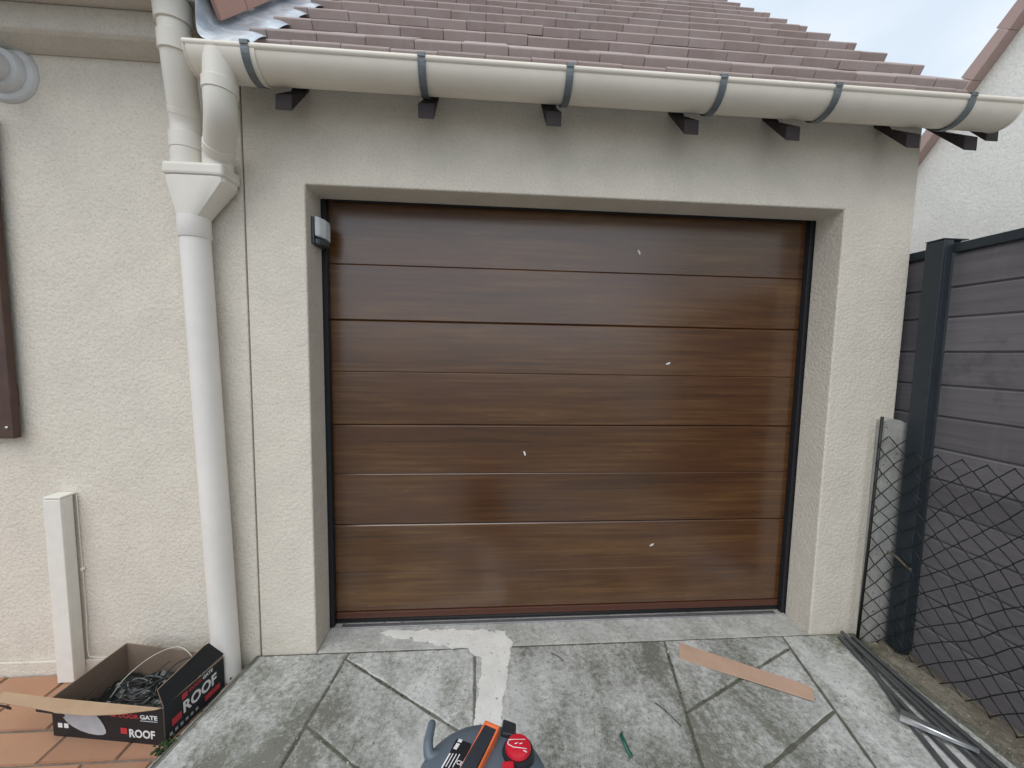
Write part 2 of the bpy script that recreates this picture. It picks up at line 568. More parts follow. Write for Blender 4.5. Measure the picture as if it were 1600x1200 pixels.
# side wall running back beside the fence, and a black sheet standing for the dark inside behind the door
mesh_obj('side_wall', boxm(XR - 0.16, XR - 0.002, 0.160, 4.6, -0.25, 2.46), M['garage_render'], garage)
mesh_obj('dark_inside', boxm(-1.9, 1.36, 0.62, 0.66, -0.25, 2.3), M['rubber'], garage)
mesh_obj('sill', boxm(-W2 + 0.002, W2 - 0.002, 0.022, 0.60, -0.25, -0.004), M['threshold'], garage)

# door: four sections, each one pressed with a V groove at half height
gdoor = bpy.data.objects.new('garage_door', None)
COL.objects.link(gdoor)
gdoor.parent = garage
YD = 0.190
DX0, DX1 = -1.1635, 1.1635
SZ = [0.058, 0.508, 1.008, 1.508, 2.075]
for k in range(4):
    z0, z1 = SZ[k] + 0.0015, SZ[k + 1] - 0.0015
    zm = (SZ[k] + 0.258) if k else 0.258
    prof = [(YD + 0.022, z0), (YD + 0.004, z0), (YD, z0 + 0.004), (YD, zm - 0.0050), (YD + 0.0045, zm - 0.0002), (YD + 0.0045, zm + 0.0008), (YD, zm + 0.0016),
            (YD, z1 - 0.005), (YD + 0.005, z1), (YD + 0.022, z1)]
    if k == 0:      # the lowest section's groove is only faint
        prof[4] = (YD + 0.0010, zm - 0.0008); prof[5] = (YD + 0.0010, zm + 0.0008)
    bm = bmesh.new()
    prism(bm, [(DX0, y, z) for y, z in prof], (DX1 - DX0, 0, 0))
    mesh_obj('panel', bm, M['door'], gdoor, bevel=0.0008, segs=2)
mesh_obj('backing', boxm(DX0 - 0.02, DX1 + 0.02, YD + 0.026, YD + 0.05, 0.0, 2.1), M['rubber'], gdoor)
mesh_obj('bottom_rail', boxm(DX0, DX1, YD - 0.006, YD + 0.02, 0.024, 0.058), M['door_rail'], gdoor, bevel=0.004)
mesh_obj('bottom_seal', tubem([(DX0, YD + 0.008, 0.011), (DX1, YD + 0.008, 0.011)], 0.0125, 10), M['rubber'], gdoor, smooth=True)
for s in (-1, 1):
    bm = bmesh.new()
    a = 1.164
    box(bm, min(s * a, s * 1.215), max(s * a, s * 1.215), 0.1605, YD + 0.025, 0.0, 2.09)
    mesh_obj('guide_track', bm, M['black_trim'], gdoor, bevel=0.002)
mesh_obj('top_seal', boxm(-1.14, 1.14, 0.1705, YD - 0.001, 2.0405, 2.075), M['black_trim'], gdoor, bevel=0.004)
mesh_obj('threshold_strip', boxm(-1.13, 1.13, 0.152, 0.176, -0.003, 0.0035), M['alu'], gdoor, bevel=0.001)

# rafter tails under the gutter
def rafter(x, tipy=-0.15, tipz=2.238, w=0.060):
    top = tipz + 0.056
    pts = [(x, tipy, tipz), (x, tipy, top), (x, tipy + 0.12, top + 0.085), (x, 0.10, top + 0.29), (x, 0.10, tipz + 0.268)]
    bm = bmesh.new()
    prism(bm, pts, (w, 0, 0))
    return mesh_obj('rafter', bm, M['rafter'], garage, bevel=0.003)
for x in (-1.215, -0.700, -0.215, 0.335, 0.760, 1.285):
    rafter(x)
rafter(1.545, -0.15, 2.242)
rafter(1.665, -0.13, 2.295)
# boarding between the rafters, above the wall head
bm = bmesh.new()
prism(bm, [(-1.42, -0.10, 2.415), (-1.42, 0.30, 2.823), (-1.42, 0.30, 2.835), (-1.42, -0.10, 2.427)], (3.1, 0, 0))
mesh_obj('eave_board', bm, M['rafter'], garage)

# roof: staggered thick tiles in courses
roof = mesh_obj('roof', prismm([(-1.40, -0.07, 2.48), (-1.40, 4.5, 7.141), (-1.40, 4.5, 7.09), (-1.40, -0.07, 2.44)], (2.97, 0, 0)), M['underlay'], garage)
TW, TL, TT = 0.1795, 0.330, 0.036
def tile_mesh(w, half=False):
    bm = bmesh.new()
    g = 0.0009
    pts = [(0, 0, 0), (0, 0.004, TT - 0.002), (0, 0.012, TT + 0.0005), (0, TL, TT), (0, TL, 0)]
    prism(bm, [(p[0] + g, p[1], p[2]) for p in pts], (w - 2 * g, 0, 0))
    bmesh.ops.bevel(bm, geom=list(bm.edges), offset=0.0025, segments=1, affect='EDGES')
    bmesh.ops.recalc_face_normals(bm, faces=bm.faces)
    me = bpy.data.meshes.new('tile')
    bm.to_mesh(me)
    bm.free()
    me.materials.append(M['tile'])
    return me
TM = {}
XV0, XV1 = -1.318, 1.578
DY, DZ = 0.180, 0.1835
PITCH = math.atan2(DZ, DY) - math.atan2(TT, 0.257)
first_y, first_z = -0.100, 2.543
for r in range(-1, 15):
    x = XV0 - (0.0 if r % 2 == 0 else TW / 2) - 0.12
    y, z = first_y + DY * r, first_z + DZ * r
    if r < 0:      # the doubled eave course
        y, z = first_y - 0.003, first_z - TT - 0.0015
    while x < XV1 - 0.02:
        a, b = max(x, XV0 + random.uniform(-0.004, 0.004)), min(x + TW, XV1)
        x += TW
        if b - a < 0.02:
            continue
        key = round(b - a, 2)
        if key not in TM:
            TM[key] = tile_mesh(b - a)
        t = bpy.data.objects.new('tile', TM[key])
        COL.objects.link(t)
        t.parent = roof
        t.location = (a, y + random.uniform(-0.0025, 0.0025), z - TT + random.uniform(-0.0014, 0.0014))
        t.rotation_euler = (PITCH + random.uniform(-0.004, 0.004), random.uniform(-0.005, 0.005), random.uniform(-0.006, 0.006))

# ------------------------------------------------------------------ gutter
RIMY, RIMZ, GR = -0.240, 2.388, 0.070
gut = thing('gutter', 'long cream half-round gutter with grey brackets along the garage eave', 'gutter', (0, 0, 0))
def half_round(x0, x1, rim_y, rim_z, r, th=0.003, n=24, back=0.018):
    bm = bmesh.new()
    yc = rim_y + r
    outer = [(yc - r * math.cos(math.pi * i / n), rim_z - r * math.sin(math.pi * i / n)) for i in range(n + 1)]
    outer.append((yc + r, rim_z + back))
    inner = [(yc - (r - th) * math.cos(math.pi * i / n), rim_z - (r - th) * math.sin(math.pi * i / n)) for i in range(n + 1)]
    inner.append((yc + r - th, rim_z + back))
    prism(bm, [(x0, y, z) for y, z in outer + inner[::-1]], (x1 - x0, 0, 0))
    return bm
GX0, GX1 = -1.462, 1.668
mesh_obj('trough', half_round(GX0, GX1, RIMY, RIMZ, GR), M['gutter'], gut, auto=40)
mesh_obj('rolled_edge', tubem([(GX0, RIMY + 0.004, RIMZ + 0.002), (GX1, RIMY + 0.004, RIMZ + 0.002)], 0.0115, 14), M['gutter'], gut, auto=50)
def gutter_cap(x, t):
    bm = bmesh.new()
    yc = RIMY + GR
    pts = [(x, yc - (GR + 0.003) * math.cos(math.pi * i / 24), RIMZ - (GR + 0.003) * math.sin(math.pi * i / 24)) for i in range(25)]
    pts += [(x, yc + GR + 0.003, RIMZ + 0.02), (x, RIMY - 0.003, RIMZ + 0.006)]
    prism(bm, pts, (t, 0, 0))
    return bm
mesh_obj('end_cap', gutter_cap(GX1 - 0.004, 0.008), M['gutter'], gut, bevel=0.002, auto=40)
mesh_obj('end_cap', gutter_cap(GX0 - 0.003, 0.006), M['gutter'], gut, bevel=0.002, auto=40)
# moulded outlet sleeve near the left end
bm = half_round(-1.452, -1.232, RIMY - 0.0035, RIMZ - 0.001, GR + 0.0035, 0.003, 24, 0.0)
mesh_obj('outlet_sleeve', bm, M['gutter'], gut, auto=40)
for x in (-1.262, -0.672, -0.146, 0.430, 0.882, 1.440):
    bm = bmesh.new()
    w = 0.027
    yc = RIMY + GR
    ro, ri = GR + 0.0075, GR + 0.004
    n = 20
    pts = [(x - w / 2, yc - ro * math.cos(math.pi * i / n), RIMZ - ro * math.sin(math.pi * i / n)) for i in range(n + 1)]
    pts += [(x - w / 2, yc - ri * math.cos(math.pi * i / n), RIMZ - ri * math.sin(math.pi * i / n)) for i in range(n, -1, -1)]
    prism(bm, pts, (w, 0, 0))
    # the lug folded over the rolled edge, and the strap back to the roof
    prism(bm, [(x - w / 2, RIMY - 0.0075, RIMZ + 0.001), (x - w / 2, RIMY - 0.0085, RIMZ + 0.012), (x - w / 2, RIMY + 0.001, RIMZ + 0.0165), (x - w / 2, RIMY + 0.016, RIMZ + 0.013), (x - w / 2, RIMY + 0.016, RIMZ + 0.0165), (x - w / 2, RIMY, RIMZ + 0.0205), (x - w / 2, RIMY - 0.0125, RIMZ + 0.014), (x - w / 2, RIMY - 0.0112, RIMZ + 0.001)], (w, 0, 0))
    prism(bm, [(x - w / 2, yc + ri, RIMZ), (x - w / 2, yc + ro, RIMZ), (x - w / 2, yc + ro + 0.05, RIMZ + 0.06), (x - w / 2, yc + ri + 0.05, RIMZ + 0.062)], (w, 0, 0))
    mesh_obj('bracket', bm, M['bracket'], gut, bevel=0.0008)

# ------------------------------------------------------------------ house on the left
house = thing('house', 'cream rendered house wall with lead flashing and verge tiles left of the garage', 'house', (0, 0, 0))
mesh_obj('wall', boxm(-4.5, -1.427, 0.002, 0.16, -0.3, 2.80), M['house_render'], house, bevel=0.004)
mesh_obj('plinth', boxm(-4.5, -1.56, -0.010, 0.001, -0.3, 0.013), M['house_render'], house, bevel=0.004)
# stepped cornice under the eave, and the shaded soffit above it
bm = bmesh.new()
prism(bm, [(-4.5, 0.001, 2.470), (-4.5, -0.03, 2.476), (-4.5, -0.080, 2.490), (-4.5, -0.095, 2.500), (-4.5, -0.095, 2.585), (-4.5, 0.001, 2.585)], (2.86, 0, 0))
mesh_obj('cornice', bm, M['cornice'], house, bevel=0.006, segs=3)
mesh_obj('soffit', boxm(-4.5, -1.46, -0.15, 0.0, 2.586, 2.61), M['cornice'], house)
mesh_obj('fascia', boxm(-1.462, -1.442, -0.16, 0.30, 2.43, 2.60), M['rafter'], house)
# lead flashing: soft strip between the house verge and the garage tiles
bm = bmesh.new()
N = 46
rows = []
for i in range(N + 1):
    s = i / N
    y = -0.205 + s * 1.9
    zb = 2.437 + (y + 0.205) * 1.02
    lead_prof = [(-1.432, 0.26), (-1.437, 0.14), (-1.44, 0.05), (-1.432, 0.012), (-1.405, 0.0), (-1.37, -0.004), (-1.335, -0.004), (-1.312, -0.004), (-1.290, -0.008), (-1.262, -0.020)]
    row = []
    for j, (x, dz) in enumerate(lead_prof):
        q = Vector((x * 14, y * 11, dz * 9))
        a = mnoise.noise(q) * 0.010
        bb = mnoise.noise(q * 2.3 + Vector((5, 3, 1))) * 0.006
        fold = 0.0
        if j >= 7:
            fold = 0.010 * math.sin(y * 2 * math.pi / DY + 1.0)
        yy, zz = y, zb + dz + a + fold
        if i == 0:       # front lip dressed down into the gutter, with a ragged edge
            yy -= 0.006; zz -= 0.022 + 0.008 * mnoise.noise(Vector((x * 30, 1, 2)))
        if j == 0 and i < 3: zz -= 0.05
        row.append(bm.verts.new((x + bb * (0.4 if j < 3 else 1) + (0.012 * math.sin(y * 2 * math.pi / DY) if j == 9 else 0), yy, zz)))
    rows.append(row)
for a, b in zip(rows, rows[1:]):
    for j in range(len(a) - 1):
        bm.faces.new((a[j], a[j + 1], b[j + 1], b[j]))
lead = mesh_obj('lead_flashing', bm, M['lead'], house, smooth=True)
md = lead.modifiers.new('thick', 'SOLIDIFY'); md.thickness = 0.0025
md = lead.modifiers.new('sub', 'SUBSURF'); md.levels = 1; md.render_levels = 2
# verge tiles of the house roof: L-shaped, their flap hangs over the flashing
d45 = Vector((0, 0.694, 0.72)).normalized()
nrm = Vector((0, -0.72, 0.694))
P0 = Vector((-1.400, -0.128, 2.545))
for k in range(6):
    s0 = P0 + d45 * (0.238 * k) + Vector((0.0012 * (k % 2), 0, 0))
    L = 0.236
    bm = bmesh.new()
    t = 0.016
    f = 0.115
    prism(bm, [s0, s0 + d45 * L, s0 + d45 * L + nrm * f, s0 + nrm * (f + 0.012)], (-t, 0, 0))
    a = s0 + Vector((-t, 0, 0)) + nrm * (f - 0.02)
    prism(bm, [a, a + d45 * L, a + d45 * L + nrm * 0.02, a + nrm * 0.028], (-0.26, 0, 0))
    mesh_obj('verge_tile', bm, M['tile_pink'], house, bevel=0.003)

mesh_obj('roof', prismm([(-4.5, -0.155, 2.612), (-4.5, 4.0, 6.89), (-4.5, 4.0, 6.94), (-4.5, -0.155, 2.655)], (3.06, 0, 0)), M['underlay'], house)
upg = thing('gutter', 'short end of a second cream gutter at the eave above the wall flue', 'gutter', (0, 0, 0))
def half_round2(x0, x1, rim_y, rim_z, r):
    return half_round(x0, x1, rim_y, rim_z, r, 0.003, 20, 0.01)
mesh_obj('trough', half_round2(-3.2, -1.490, -0.305, 2.652, 0.066), M['gutter'], upg, auto=40)
bm = bmesh.new()
prism(bm, [(-1.492, -0.239 - 0.068 * math.cos(math.pi * i / 20), 2.652 - 0.068 * math.sin(math.pi * i / 20)) for i in range(21)], (0.007, 0, 0))
mesh_obj('end_cap', bm, M['gutter'], upg, auto=40)

# ------------------------------------------------------------------ downpipe assembly
dp = thing('downpipe', 'cream downpipe with two elbows joining a hopper between house and garage', 'downpipe', (0, 0, 0))
top = Vector((-1.579, -0.058, 1.865))
bot = Vector((-1.530, -0.058, -0.044))
mesh_obj('pipe', tubem([bot, bot.lerp(top, 0.5), top], 0.050, 28), M['white_pvc'], dp, auto=50)
d = (top - bot).normalized()
mesh_obj('socket', tubem([top - d * 0.075, top - d * 0.072, top + d * 0.004, top + d * 0.006], [0.0525, 0.0545, 0.0545, 0.052], 28), M['white_pvc'], dp, auto=50)
# hopper: a rectangular rim over a lopsided funnel
bm = bmesh.new()
hx0, hx1, hy0, hy1 = -1.645, -1.432, -0.115, -0.004
box(bm, hx0 - 0.002, hx1 + 0.004, hy0 - 0.003, hy1, 2.010, 2.058)
mesh_obj('hopper_rim', bm, M['pvc_fittings'], dp, bevel=0.012, segs=3)
bm = bmesh.new()
n = 32
top_ring, mid_ring, low_ring = [], [], []
cx, cy = -1.578, -0.058
for i in range(n):
    a = 2 * math.pi * i / n
    c, s = math.cos(a), math.sin(a)
    k = 1 / max(abs(c), abs(s))
    k = min(k, 1.30)
    hx = ((hx0 + hx1) / 2 + c * k * (hx1 - hx0) / 2 * 0.995)
    hy = ((hy0 + hy1) / 2 + s * k * (hy1 - hy0) / 2 * 0.985)
    hx = min(max(hx, hx0), hx1); hy = min(max(hy, hy0), hy1)
    top_ring.append(bm.verts.new((hx, hy, 2.010)))
    mid_ring.append(bm.verts.new((hx, hy, 1.992)))
    low_ring.append(bm.verts.new((cx + 0.0535 * c, cy + 0.0535 * s, 1.868)))
for A, B in ((top_ring, mid_ring), (mid_ring, low_ring)):
    for i in range(n):
        j = (i + 1) % n
        bm.faces.new((A[i], A[j], B[j], B[i]))
bm.faces.new(low_ring)
mesh_obj('hopper', bm, M['pvc_fittings'], dp, auto=30)
def ringed(path, r, rings, name, mat=None, extra=0.0035):
    bm = bmesh.new()
    tube(bm, path, r, 28)
    o = mesh_obj(name, bm, mat or M['pvc_fittings'], dp, auto=50)
    for a, b, rr in rings:
        a, b = Vector(a), Vector(b)
        t = (b - a).normalized() * 0.0025
        mesh_obj('collar', tubem([a - t, a, b, b + t], [rr - 0.003, rr, rr, rr - 0.003], 28), mat or M['pvc_fittings'], dp, auto=50)
    return o
# left branch: down from the upper gutter, back to the wall
pth = [(-1.549, -0.222, 2.645)] + smooth_path([(-1.549, -0.185, 2.615), (-1.5495, -0.158, 2.580), (-1.550, -0.150, 2.53), (-1.548, -0.148, 2.455), (-1.555, -0.132, 2.38), (-1.568, -0.102, 2.30), (-1.586, -0.066, 2.22), (-1.590, -0.060, 2.17)], 6) + [(-1.588, -0.060, 2.045)]
ringed(pth, 0.0495, [((-1.5496, -0.156, 2.572), (-1.5495, -0.1495, 2.505), 0.0565), ((-1.548, -0.148, 2.468), (-1.551, -0.142, 2.412), 0.0545), ((-1.5785, -0.081, 2.258), (-1.582, -0.074, 2.242), 0.0515), ((-1.590, -0.060, 2.172), (-1.589, -0.060, 2.117), 0.0550), ((-1.589, -0.060, 2.114), (-1.588, -0.060, 2.050), 0.0535)], 'upper_branch')
# right branch: from the gutter outlet, an elbow back to the hopper
B = smooth_path([(-1.371, -0.197, 2.378), (-1.373, -0.198, 2.30), (-1.376, -0.196, 2.235), (-1.386, -0.180, 2.187), (-1.420, -0.135, 2.150), (-1.455, -0.088, 2.118), (-1.474, -0.066, 2.090), (-1.478, -0.060, 2.046)], 6)
ringed(B, 0.0505, [((-1.3735, -0.198, 2.292), (-1.375, -0.197, 2.255), 0.0545), ((-1.443, -0.104, 2.130), (-1.460, -0.082, 2.112), 0.0530)], 'outlet_branch')

# ------------------------------------------------------------------ flue terminal
fl = thing('flue_pipe', 'grey white flue pipe with round collar on the house wall near the cornice', 'flue', (0, 0, 0))
FX, FZ = -2.266, 2.395
def disc_y(bm, cx, cz, y0, y1, r0, r1, n=40):
    tube(bm, [(cx, y0, cz), (cx, y0 - 0.0001, cz), (cx, y1 + 0.003, cz), (cx, y1, cz)], [r0, r0, r1, r1 - 0.004], n)
bm = bmesh.new(); disc_y(bm, FX, FZ, 0.001, -0.014, 0.108, 0.100)
mesh_obj('wall_collar', bm, M['flue'], fl, auto=40)
bm = bmesh.new(); disc_y(bm, FX, FZ, -0.0145, -0.040, 0.080, 0.072)
mesh_obj('inner_collar', bm, M['flue'], fl, auto=40)
bm = bmesh.new(); disc_y(bm, FX, FZ, -0.0405, -0.25, 0.052, 0.052)
mesh_obj('pipe', bm, M['flue'], fl, auto=40)
bm = bmesh.new(); disc_y(bm, FX, FZ, -0.2505, -0.257, 0.040, 0.038)
mesh_obj('mouth', bm, M['rubber'], fl, auto=40)

# ------------------------------------------------------------------ shutter
sh = thing('shutter', 'brown wooden window shutter folded back on the house wall at the left edge', 'shutter', (0, 0, 0))
SX1, SZ0, SZ1 = -2.311, 0.990, 2.235
for k in range(5):
    mesh_obj('plank', boxm(SX1 - 0.088 * (k + 1) + 0.0015, SX1 - 0.088 * k - 0.0015, -0.042, -0.014, SZ0, SZ1), M['shutter'], sh, bevel=0.004)
for z in (1.16, 2.02):
    mesh_obj('batten', boxm(SX1 - 0.43, SX1 - 0.012, -0.0135, -0.0025, z - 0.045, z + 0.045), M['shutter'], sh, bevel=0.002)
mesh_obj('pin', tubem([(SX1 - 0.022, -0.0415, 1.035), (SX1 - 0.022, -0.046, 1.035)], 0.006, 10), M['alu'], sh, smooth=True)

# ------------------------------------------------------------------ cable trunking with cable
tr = thing('cable_trunking', 'short white plastic cable trunking standing against the house wall behind the box', 'trunking', (0, 0, 0))
bm = bmesh.new()
tx0, tx1, ty0 = -2.202, -2.141, -0.056
box(bm, tx0, tx1, ty0, -0.011, -0.046, 0.747)
mesh_obj('duct', bm, M['trunk'], tr, bevel=0.004, segs=2)
mesh_obj('cover', boxm(tx0 - 0.004, tx1 + 0.001, ty0 - 0.006, ty0 + 0.012, -0.044, 0.745), M['trunk'], tr, bevel=0.003)
mesh_obj('cap', boxm(tx0 - 0.003, tx1 + 0.003, ty0 - 0.006, -0.002, 0.7475, 0.756), M['trunk'], tr, bevel=0.002)
cb = thing('wall_cable', 'thin grey cable clipped to the wall right beside the white trunking', 'cable', (0, 0, 0))
mesh_obj('wire', tubem(smooth_path([(-2.134, -0.004, 0.745), (-2.133, -0.004, 0.5), (-2.130, -0.004, 0.25), (-2.128, -0.012, 0.055), (-2.10, -0.02, 0.035), (-2.04, -0.018, 0.03)]), 0.0013, 8), M['trunk'], cb, smooth=True)
mesh_obj('clip', tubem([(-2.131, -0.001, 0.421), (-2.131, -0.010, 0.421)], [0.008, 0.006], 12), M['trunk'], cb, auto=40)

# ------------------------------------------------------------------ warning lamp on the left jamb
lm = thing('warning_lamp', 'white and grey warning lamp screwed to the left jamb beside the door top', 'lamp', (0, 0, 0))
jx = -W2 + 0.0005
mesh_obj('back_plate', boxm(jx, jx + 0.012, 0.045, 0.150, 1.815, 1.930), M['lamp_grey'], lm, bevel=0.004)
bm = bmesh.new()
prism(bm, [(jx + 0.0125, 0.050, 1.850), (jx + 0.030, 0.056, 1.850), (jx + 0.047, 0.085, 1.846), (jx + 0.052, 0.118, 1.842), (jx + 0.046, 0.140, 1.842), (jx + 0.0125, 0.146, 1.845)], (0, 0, 0.082))
mesh_obj('cover', bm, M['lamp_cover'], lm, bevel=0.006, segs=3)
bm = bmesh.new()
prism(bm, [(jx + 0.0125, 0.052, 1.816), (jx + 0.028, 0.060, 1.816), (jx + 0.042, 0.087, 1.818), (jx + 0.046, 0.118, 1.818), (jx + 0.040, 0.138, 1.818), (jx + 0.0125, 0.144, 1.818)], (0, 0, 0.026))
mesh_obj('lens', bm, M['lamp_grey'], lm, bevel=0.006, segs=3)

# ------------------------------------------------------------------ neighbouring house
nb = thing('neighbouring_house', 'white roughcast gable with stepped tile verge behind the dark fence', 'house', (0, 0, 0))
NX = 3.0
def rake(y): return 3.33 - 1.135 * (y - 1.02)
yr = -2.2
bm = bmesh.new()
prism(bm, [(NX, 2.2, -0.3), (NX, 2.2, rake(2.2)), (NX, yr, rake(yr)), (NX, 2 * yr - 2.2, rake(2.2)), (NX, 2 * yr - 2.2, -0.3)], (0.3, 0, 0))
mesh_obj('wall', bm, M['rough_white'], nb)
ln = math.hypot(1, 1.135)
du = Vector((0, -1 / ln, 1.135 / ln)); dn = Vector((0, 1.135 / ln, 1 / ln))
vt = None
for k in range(16):
    s = Vector((NX - 0.075, 2.2, rake(2.2))) + du * (0.262 * k)
    if vt is None:
        bm = bmesh.new()
        prism(bm, [Vector((0, 0, 0)) - dn * 0.085, du * 0.2612 - dn * 0.085, du * 0.2612 - dn * 0.006, dn * 0.012], (0.30, 0, 0))
        vt = mesh_obj('verge_tile', bm, M['tile_far'], nb, bevel=0.004)
        vt.location = s
    else:
        c = vt.copy(); COL.objects.link(c); c.parent = nb; c.location = s

# ------------------------------------------------------------------ fence
fence = thing('fence', 'tall dark grey composite board fence with one anthracite post beside the garage', 'fence', (0, 0, 0))
FXB = 1.572
zs = [-0.05, 0.16, 0.300, 0.438, 0.574, 0.708, 0.843, 0.979, 1.122, 1.259, 1.405, 1.555, 1.683, 1.826]
bmb = {}
def board(y0, y1, z0, z1):
    prof = [(FXB, z0 + 0.004), (FXB, z1 - 0.012), (FXB + 0.004, z1 - 0.006), (FXB + 0.009, z1 - 0.0055), (FXB + 0.009, z1), (FXB + 0.02, z1), (FXB + 0.02, z0), (FXB + 0.004, z0)]
    bm = bmesh.new()
    prism(bm, [(x, y0, z) for x, z in prof], (0, y1 - y0, 0))
    return mesh_obj('board', bm, M['board'], fence)
for z0, z1 in zip(zs, zs[1:]):
    board(-2.05, -0.137, z0, z1)
for z0, z1 in zip(zs, zs[1:]):
    board(-0.063, 1.70, z0, z1)
for y0, y1 in ((-2.05, -0.137), (-0.063, 1.70)):
    mesh_obj('top_rail', boxm(FXB - 0.012, FXB + 0.032, y0, y1, 1.827, 1.866), M['fence_post'], fence, bevel=0.003)
bm = bmesh.new()
box(bm, FXB - 0.052, FXB - 0.040, -0.136, -0.064, -0.08, 1.884)
box(bm, FXB - 0.0395, FXB + 0.060, -0.112, -0.088, -0.08, 1.884)
box(bm, FXB - 0.0395, FXB - 0.006, -0.1355, -0.1125, -0.08, 1.884)
box(bm, FXB - 0.0395, FXB - 0.006, -0.0875, -0.0645, -0.08, 1.884)
mesh_obj('post', bm, M['fence_post'], fence, bevel=0.003)
mesh_obj('post_cap', boxm(FXB - 0.056, FXB + 0.062, -0.137, -0.063, 1.8845, 1.889), M['fence_post'], fence, bevel=0.002)

# short concrete post against the garage corner
bm = bmesh.new()
prism(bm, [(1.432, -0.003, -0.06), (1.556, -0.003, -0.06), (1.570, -0.003, 1.06), (1.558, -0.003, 1.058), (1.508, -0.003, 1.082), (1.470, -0.003, 1.090), (1.434, -0.003, 1.080)], (0, -0.040, 0))
bmesh.ops.triangulate(bm, faces=bm.faces)
bmesh.ops.subdivide_edges(bm, edges=bm.edges, cuts=5, use_grid_fill=True)
for v in bm.verts:
    e = 0.010 if v.co.x > 1.545 else 0.0025
    if v.co.y < -0.01:
        v.co += Vector((mnoise.noise(v.co * 24) * e, abs(mnoise.noise(v.co * 17)) * 0.003, mnoise.noise(v.co * 21) * e))
cp = mesh_obj('concrete_post', bm, M['old_post'], None)
tag(cp, 'short old grey concrete post against the right corner of the garage wall', 'post')

# black chain-link mesh: zigzag wires in front of post and boards
wm = thing('wire_mesh', 'slack black chain-link mesh hung in front of the fence boards and concrete post', 'mesh', (0, 0, 0))
plan = [Vector((1.392, -0.052)), Vector((1.470, -0.062)), Vector((1.500, -0.078)), Vector((1.508, -0.150)), Vector((1.520, -0.26)), Vector((1.527, -0.7)), Vector((1.520, -1.9))]
cum = [0]
for a, b in zip(plan, plan[1:]):
    cum.append(cum[-1] + (b - a).length)
def on_plan(s):
    for i in range(len(plan) - 1):
        if s <= cum[i + 1] or i == len(plan) - 2:
            t = (s - cum[i]) / (cum[i + 1] - cum[i])
            return plan[i].lerp(plan[i + 1], t)
PS, PZ = 0.0405, 0.0445
def topz(s):
    return 1.045 if s < 0.11 else 0.992 - 0.02 * math.sin(s * 9)
def mesh_pt(i, j):
    s, z = i * PS, 1.06 - j * PZ
    q = Vector((s * 5, z * 5, 0.3))
    s2 = max(0.002, s + mnoise.noise(q) * 0.016 - (0.012 * math.sin(z * 9) if i > 3 else 0))
    z2 = z + mnoise.noise(q + Vector((9, 2, 4))) * 0.020 - (0.012 if i > 3 else 0.0) + s * 0.012
    p = on_plan(s2)
    return Vector((p.x + mnoise.noise(q * 1.5 + Vector((1, 7, 3))) * 0.006, p.y, z2))
bm = bmesh.new()
ni = int(cum[-1] / PS) - 1
for i in range(0, ni):
    for ph in (0,):
        pts = []
        for j in range(0, 27):
            col = i + ((j + i) % 2)
            pz = 1.06 - j * PZ
            if pz > topz(i * PS) or pz < -0.10:
                continue
            p = mesh_pt(col, j)
            pts.append(p + Vector((0.0022 * (1 if i % 2 else -1), 0, 0)))
        if i % 2 == 0 or True:
            q = []
            for a, b in zip(pts, pts[1:]):
                q += [a, a.lerp(b, 0.5)]
            q.append(pts[-1])
            tube(bm, q, 0.0024, 5)
mesh_obj('netting', bm, M['wire'], wm, smooth=True)
mesh_obj('stake', tubem([(1.386, -0.050, -0.04), (1.398, -0.050, 0.5), (1.408, -0.048, 1.100)], 0.0062, 10), M['wire'], wm, smooth=True)
mesh_obj('tie_strap', tubem(smooth_path([(1.478, -0.070, 0.455), (1.505, -0.085, 0.440), (1.509, -0.120, 0.420), (1.508, -0.150, 0.412)], 4), 0.006, 6), flat('tie_brown', (0.10, 0.085, 0.06), 0.8), wm, smooth=True)

# ------------------------------------------------------------------ ground, driveway, patio
gnd = mesh_obj('ground', boxm(-150, 150, -150, 150, -0.5, -0.075), M['ground'])
tag(gnd, 'plain grey ground spreading beyond the driveway and patio', 'ground', kind='structure')

drive = thing('driveway', 'stained concrete driveway of scored slabs in front of the garage door', 'driveway', (0, 0, 0), kind='structure')
mesh_obj('joint_bed', prismm([(-1.44, -0.0005, -0.07), (1.42, -0.0005, -0.07), (1.42, -2.2, -0.07), (-1.80, -2.2, -0.07)], (0, 0, 0.0662)), M['joint'], drive)
def far(p, q, y):
    t = (y - p[1]) / (q[1] - p[1])
    return (p[0] + (q[0] - p[0]) * t, y)
YF = -2.2
J1 = ((-1.036, 0.0), (-1.077, -0.36)); J4 = ((0.437, 0.0), (0.300, -0.572)); J7 = ((1.037, 0.0), (0.887, -0.605))
ST = ((-0.49, 0.0), (-0.465, -0.38))
e1 = far(*J1, YF); e4 = (far(*J4, YF)); e7 = far(*J7, YF); est = (-0.42, YF)
YT = -0.0035
cols = {
    'left': [(-1.425, YT), (-1.036, YT), e1, (-1.791, YF)],
    'tri': [(-1.036, YT), (-0.47, YT), est, e1],
    'mid': [(-0.47, YT), (0.437, YT), e4, est],
    'dia': [(0.437, YT), (1.037, YT), e7, e4],
    'right': [(1.037, YT), (1.385, YT), (1.35, YF), e7],
}
def split(polys, p, q):
    n = line(p, q)
    out = []
    for po in polys:
        a = clip(po, *n)
        b = clip(po, -n[0], -n[1], -n[2])
        out += [x for x in (a, b) if len(x) > 2]
    return out
slabs = []
tri = [cols['tri']]
for k in range(9):
    o = -0.33 * k
    tri = split(tri, (-1.041, -0.041 + o), (-0.53, -0.392 + o))
slabs += tri
dia = [cols['dia']]
for k in range(9):
    o = -0.285 * k
    dia = split(dia, (1.011, -0.08 + o), (0.309, -0.391 + o))
slabs += dia
